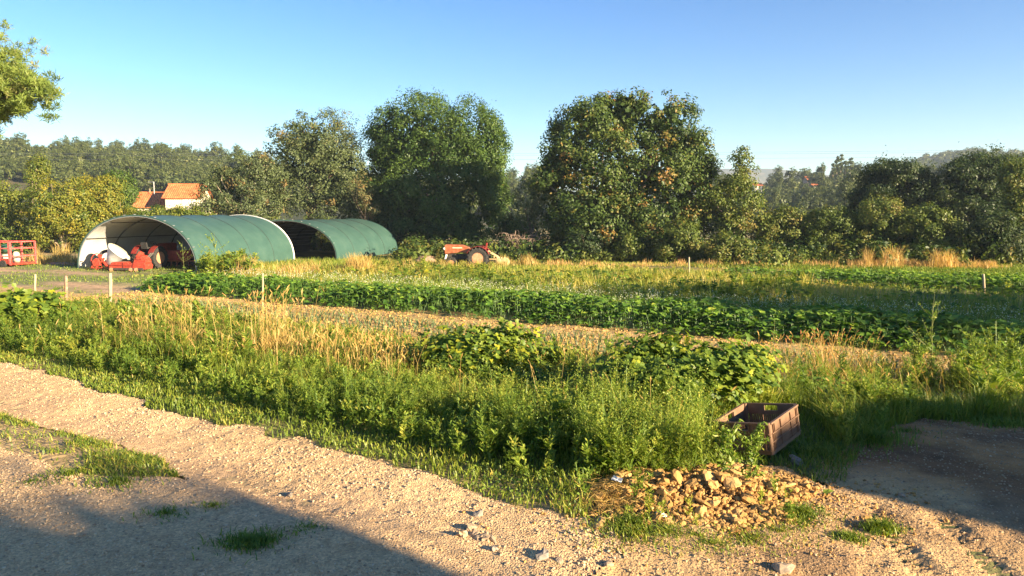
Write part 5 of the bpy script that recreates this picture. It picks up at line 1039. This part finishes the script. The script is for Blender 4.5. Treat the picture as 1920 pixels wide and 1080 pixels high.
def pebbles(a, P, smin, smax, rng, tm=.55, tj=.18):
    k = rng.integers(0, 6, len(P)); s = smin+(smax-smin)*rng.random(len(P))**3
    for i in range(6): m = k == i; stamp(a, SP[i], P[m]+np.array([0, 0, 1.])*(s[m]*.2)[:, None], s[m], rng, 0.0, lean=0.0); a.t[-1] = np.repeat(np.clip(rng.normal(tm, tj, m.sum()), .01, .99), 20)
def onz(x, y, m): return np.where(m, terr(x, y)+gbump(x, y)+.004, terr(x, y)+.004)
N = 300000; x = rng.uniform(-9, 4, N); y = 3.3+8*rng.random(N)**1.3; k = (np.abs(x) < y*.74+.1) & track_mask(x, y) & ~yard_mask(x, y)
qq = Q(x, y); e = qedge(Rr(x, y)); k &= rng.random(N) < (1-.8*np.exp(-((qq-(e-.85))/.4)**2)*sstep(-1.5, -4, Rr(x, y)))*(.35+.65*sstep(.35, .6, fbm(x*1.4, y*1.4, 3, 66))); x, y = x[k], y[k]; P = np.stack([x, y, onz(x, y, True)], 1); pebbles(a, P, .0025, .0125, rng, .45, .20)
N = 24000; x = rng.uniform(-.3, 6, N); y = rng.uniform(3.3, 7.5, N); k = yard_mask(x, y) & (np.abs(x) < y*.74); x, y = x[k], y[k]; P = np.stack([x, y, terr(x, y)+ybump(x, y)+.008], 1); pebbles(a, P, .003, .012, rng, .25, .15)
stuff(a, 'gravel', m_peb)
rng = np.random.default_rng(32); a = Acc(); PP = np.array(PILE); N = 9000; x = rng.uniform(PP[:, 0].min(), PP[:, 0].max(), N); y = rng.uniform(PP[:, 1].min(), PP[:, 1].max(), N); k = inpoly(x+.1*(vnoise(x*6, y*6, 3)-.5), y+.1*(vnoise(x*6, y*6, 4)-.5), PILE); x, y = x[k], y[k]
pc = PP.mean(0)
def pileh(x, y): return .085*np.exp(-((x-pc[0])/.55)**2-((y-pc[1]-.02)/.30)**2)*(.6+.8*fbm(x*4, y*4, 3, 5))
P = np.stack([x, y, terr(x, y)+pileh(x, y)*rng.uniform(.5, 1.05, len(x))], 1); pebbles(a, P, .008, .034, rng, .48, .2)
N = 4200; x = pc[0]+rng.normal(.25, .6, N); y = pc[1]+rng.normal(-.05, .38, N); P = np.stack([x, y, terr(x, y)+.004], 1); pebbles(a, P, .004, .02, rng, .5, .2)
pebbles(a, SOILC, .012, .05, rng, .72, .16)
stuff(a, 'crumbled_clods', m_clod)
rock = [blob('clod', (0, 0, -50), (.05, .042, .034), m_clod, None, None, 300+i, rough=.30, smooth=False, nu=9, nv=7) for i in range(8)]
for r_ in rock: 
    me = r_.data; vv = np.zeros(len(me.vertices)*3); me.vertices.foreach_get('co', vv); vv = vv.reshape(-1, 3); k = .012; vv = vv+k*(vnoise(vv[:, 0]*60, vv[:, 1]*60+vv[:, 2]*47, 3)-.5)[:, None]; me.vertices.foreach_set('co', vv.ravel()); me.update()
    bpy.data.objects.remove(r_)
CM = [m_ for m_ in bpy.data.meshes if m_.name.startswith('clod')]
for i, m_ in enumerate(CM):
    at_ = m_.attributes['tint']; at_.data.foreach_set('value', np.full(len(m_.vertices), [.35, .5, .62, .75, .45, .85, .55, .7][i % 8], np.float32))
def rockat(name, px, py, s, label, cat, group, k, dz=.3, mat=None):
    o = bpy.data.objects.new(name, CM[k % len(CM)]); COL.objects.link(o); c = gpt(px, py); o.location = (c[0], c[1], c[2]+s*.04*dz*.5+(float(pileh(c[0], c[1])) if cat == 'clod' else 0)); o.scale = (s*RNG.uniform(.9, 1.3), s*RNG.uniform(.7, 1.2), s*RNG.uniform(.45, .85)*(1.45 if cat == 'stone' else 1)); o.rotation_euler = (RNG.uniform(-.6, .6), RNG.uniform(-.6, .6), RNG.uniform(0, 6.28)); tag(o, label, cat, group)
    if mat: o.material_slots[0].link = 'OBJECT'; o.material_slots[0].material = mat
    return o
k = 0
while k < 110:
    px = RNG.uniform(1120, 1520); py = RNG.uniform(893, 985); c = gpt(px, py)
    if not inpoly(np.array([c[0]]), np.array([c[1]]), PILE)[0]: continue
    rockat('clod', px, py, RNG.uniform(.25, 1.0)**1.3+.1, 'dry ochre clod of earth on the heap below the crate', 'clod', 'clods on the heap below the crate', k); k += 1
for i, (px, py, s, lab) in enumerate(((1200, 912, 1.5, 'large clod at the left end of the heap, beside the straw'), (1270, 918, 1.6, 'pointed pale clod in the upper middle of the heap'), (1330, 920, 1.6, 'wedge-shaped clod at the top of the heap left of the crate weeds'), (1395, 915, 1.3, 'flat-topped clod under the crate weeds'), (1250, 940, 1.3, 'sunlit clod in the middle of the heap'), (1400, 950, 1.4, 'broad yellowish clod low on the right half of the heap'))):
    rockat('clod', px, py, s*.72, lab, 'clod', None, 3+i)
m_stone = noisemat('pale_stone', [(.26, .18, .11), (.38, .28, .18), (.46, .36, .25)], scale=9, rough=.9, bump=.004)
m_gst = noisemat('grey_stone', [(.17, .145, .12), (.24, .21, .175), (.30, .26, .22)], scale=9, rough=.9, bump=.004)
for i, (px, py, s, mt, lab) in enumerate(((897, 968, .85, m_gst, 'grey stone at the top of the small stone pile on the track'), (885, 993, .8, m_stone, 'flat stone in the middle of the small pile on the track'), (868, 1005, .8, m_stone, 'left stone of the small pile on the track'), (905, 1012, .85, m_stone, 'pale pointed stone low in the small pile on the track'), (925, 1015, .7, m_stone, 'right stone of the small pile on the track'), (893, 1005, .6, m_stone, 'stone wedged in the centre of the small pile'), (928, 1030, .75, m_gst, 'flat grey stone just below the small pile'), (1018, 1045, 1.0, m_gst, 'long grey stone sunk in the track right of the small pile'),
        (543, 930, .7, m_gst, 'lone grey stone on the gravel near the shadow edge'), (1240, 972, .9, m_white, 'whitish plastic-covered lump below the heap'), (1507, 930, .5, m_stone, 'small pale round stone right of the heap'), (1470, 1068, 1.0, m_stone, 'rough stone at the bottom edge below the heap'), (1048, 1052, .5, m_stone, 'small pale stone near the bottom edge'), (1140, 1060, .6, m_stone, 'pale stone at the bottom edge left of the heap'), (655, 915, .45, m_stone, 'small dark-sided stone on the sunlit gravel'), (1690, 930, .5, m_stone, 'small stone on the bare dirt near the shadow edge'), (1490, 868, 1.1, m_gst, 'stone in the shade just below the crate'))):
    rockat('stone', px, py, s, lab, 'stone', None, i, .45, mt)
def scrap(px, py, w_, label, seed):
    rng = np.random.default_rng(seed); n = 9; u, v_ = np.meshgrid(np.linspace(-1, 1, n), np.linspace(-1, 1, n)); z = 1.0*(fbm(u*1.7+seed, v_*1.7, 3, seed)-.3); V = np.stack([u*w_, v_*w_*.5, z*w_], -1).reshape(-1, 3); i, j = np.meshgrid(np.arange(n-1), np.arange(n-1), indexing='ij'); a_ = (i*n+j).ravel()
    o = bpy.data.objects.new('plastic_scrap', mkmesh('plastic_scrap', V, np.stack([a_, a_+1, a_+n+1, a_+n], 1), m_white)); COL.objects.link(o); c = gpt(px, py); o.location = (c[0], c[1], c[2]+.07); o.rotation_euler = (.5, .1, -.6); s = o.modifiers.new('solid', 'SOLIDIFY'); s.thickness = .002; tag(o, label, 'litter')
scrap(1157, 918, .038, 'crumpled white plastic scrap caught in the straw left of the clods', 3)
# ------------------------------------------------------------------ haze
def haze():
    m, n = M('haze_air'); p = n.nodes.new('ShaderNodeVolumePrincipled'); p.inputs['Density'].default_value = .0003; p.inputs['Color'].default_value = (.70, .84, 1, 1); p.inputs['Anisotropy'].default_value = .1
    o = n.nodes.new('ShaderNodeOutputMaterial'); n.links.new(p.outputs[0], o.inputs['Volume'])
    h = HM().box((0, 2950, 61.5), (6000, 6300, 129)); ob = h.build('haze', m); tag(ob, kind='stuff')
haze()
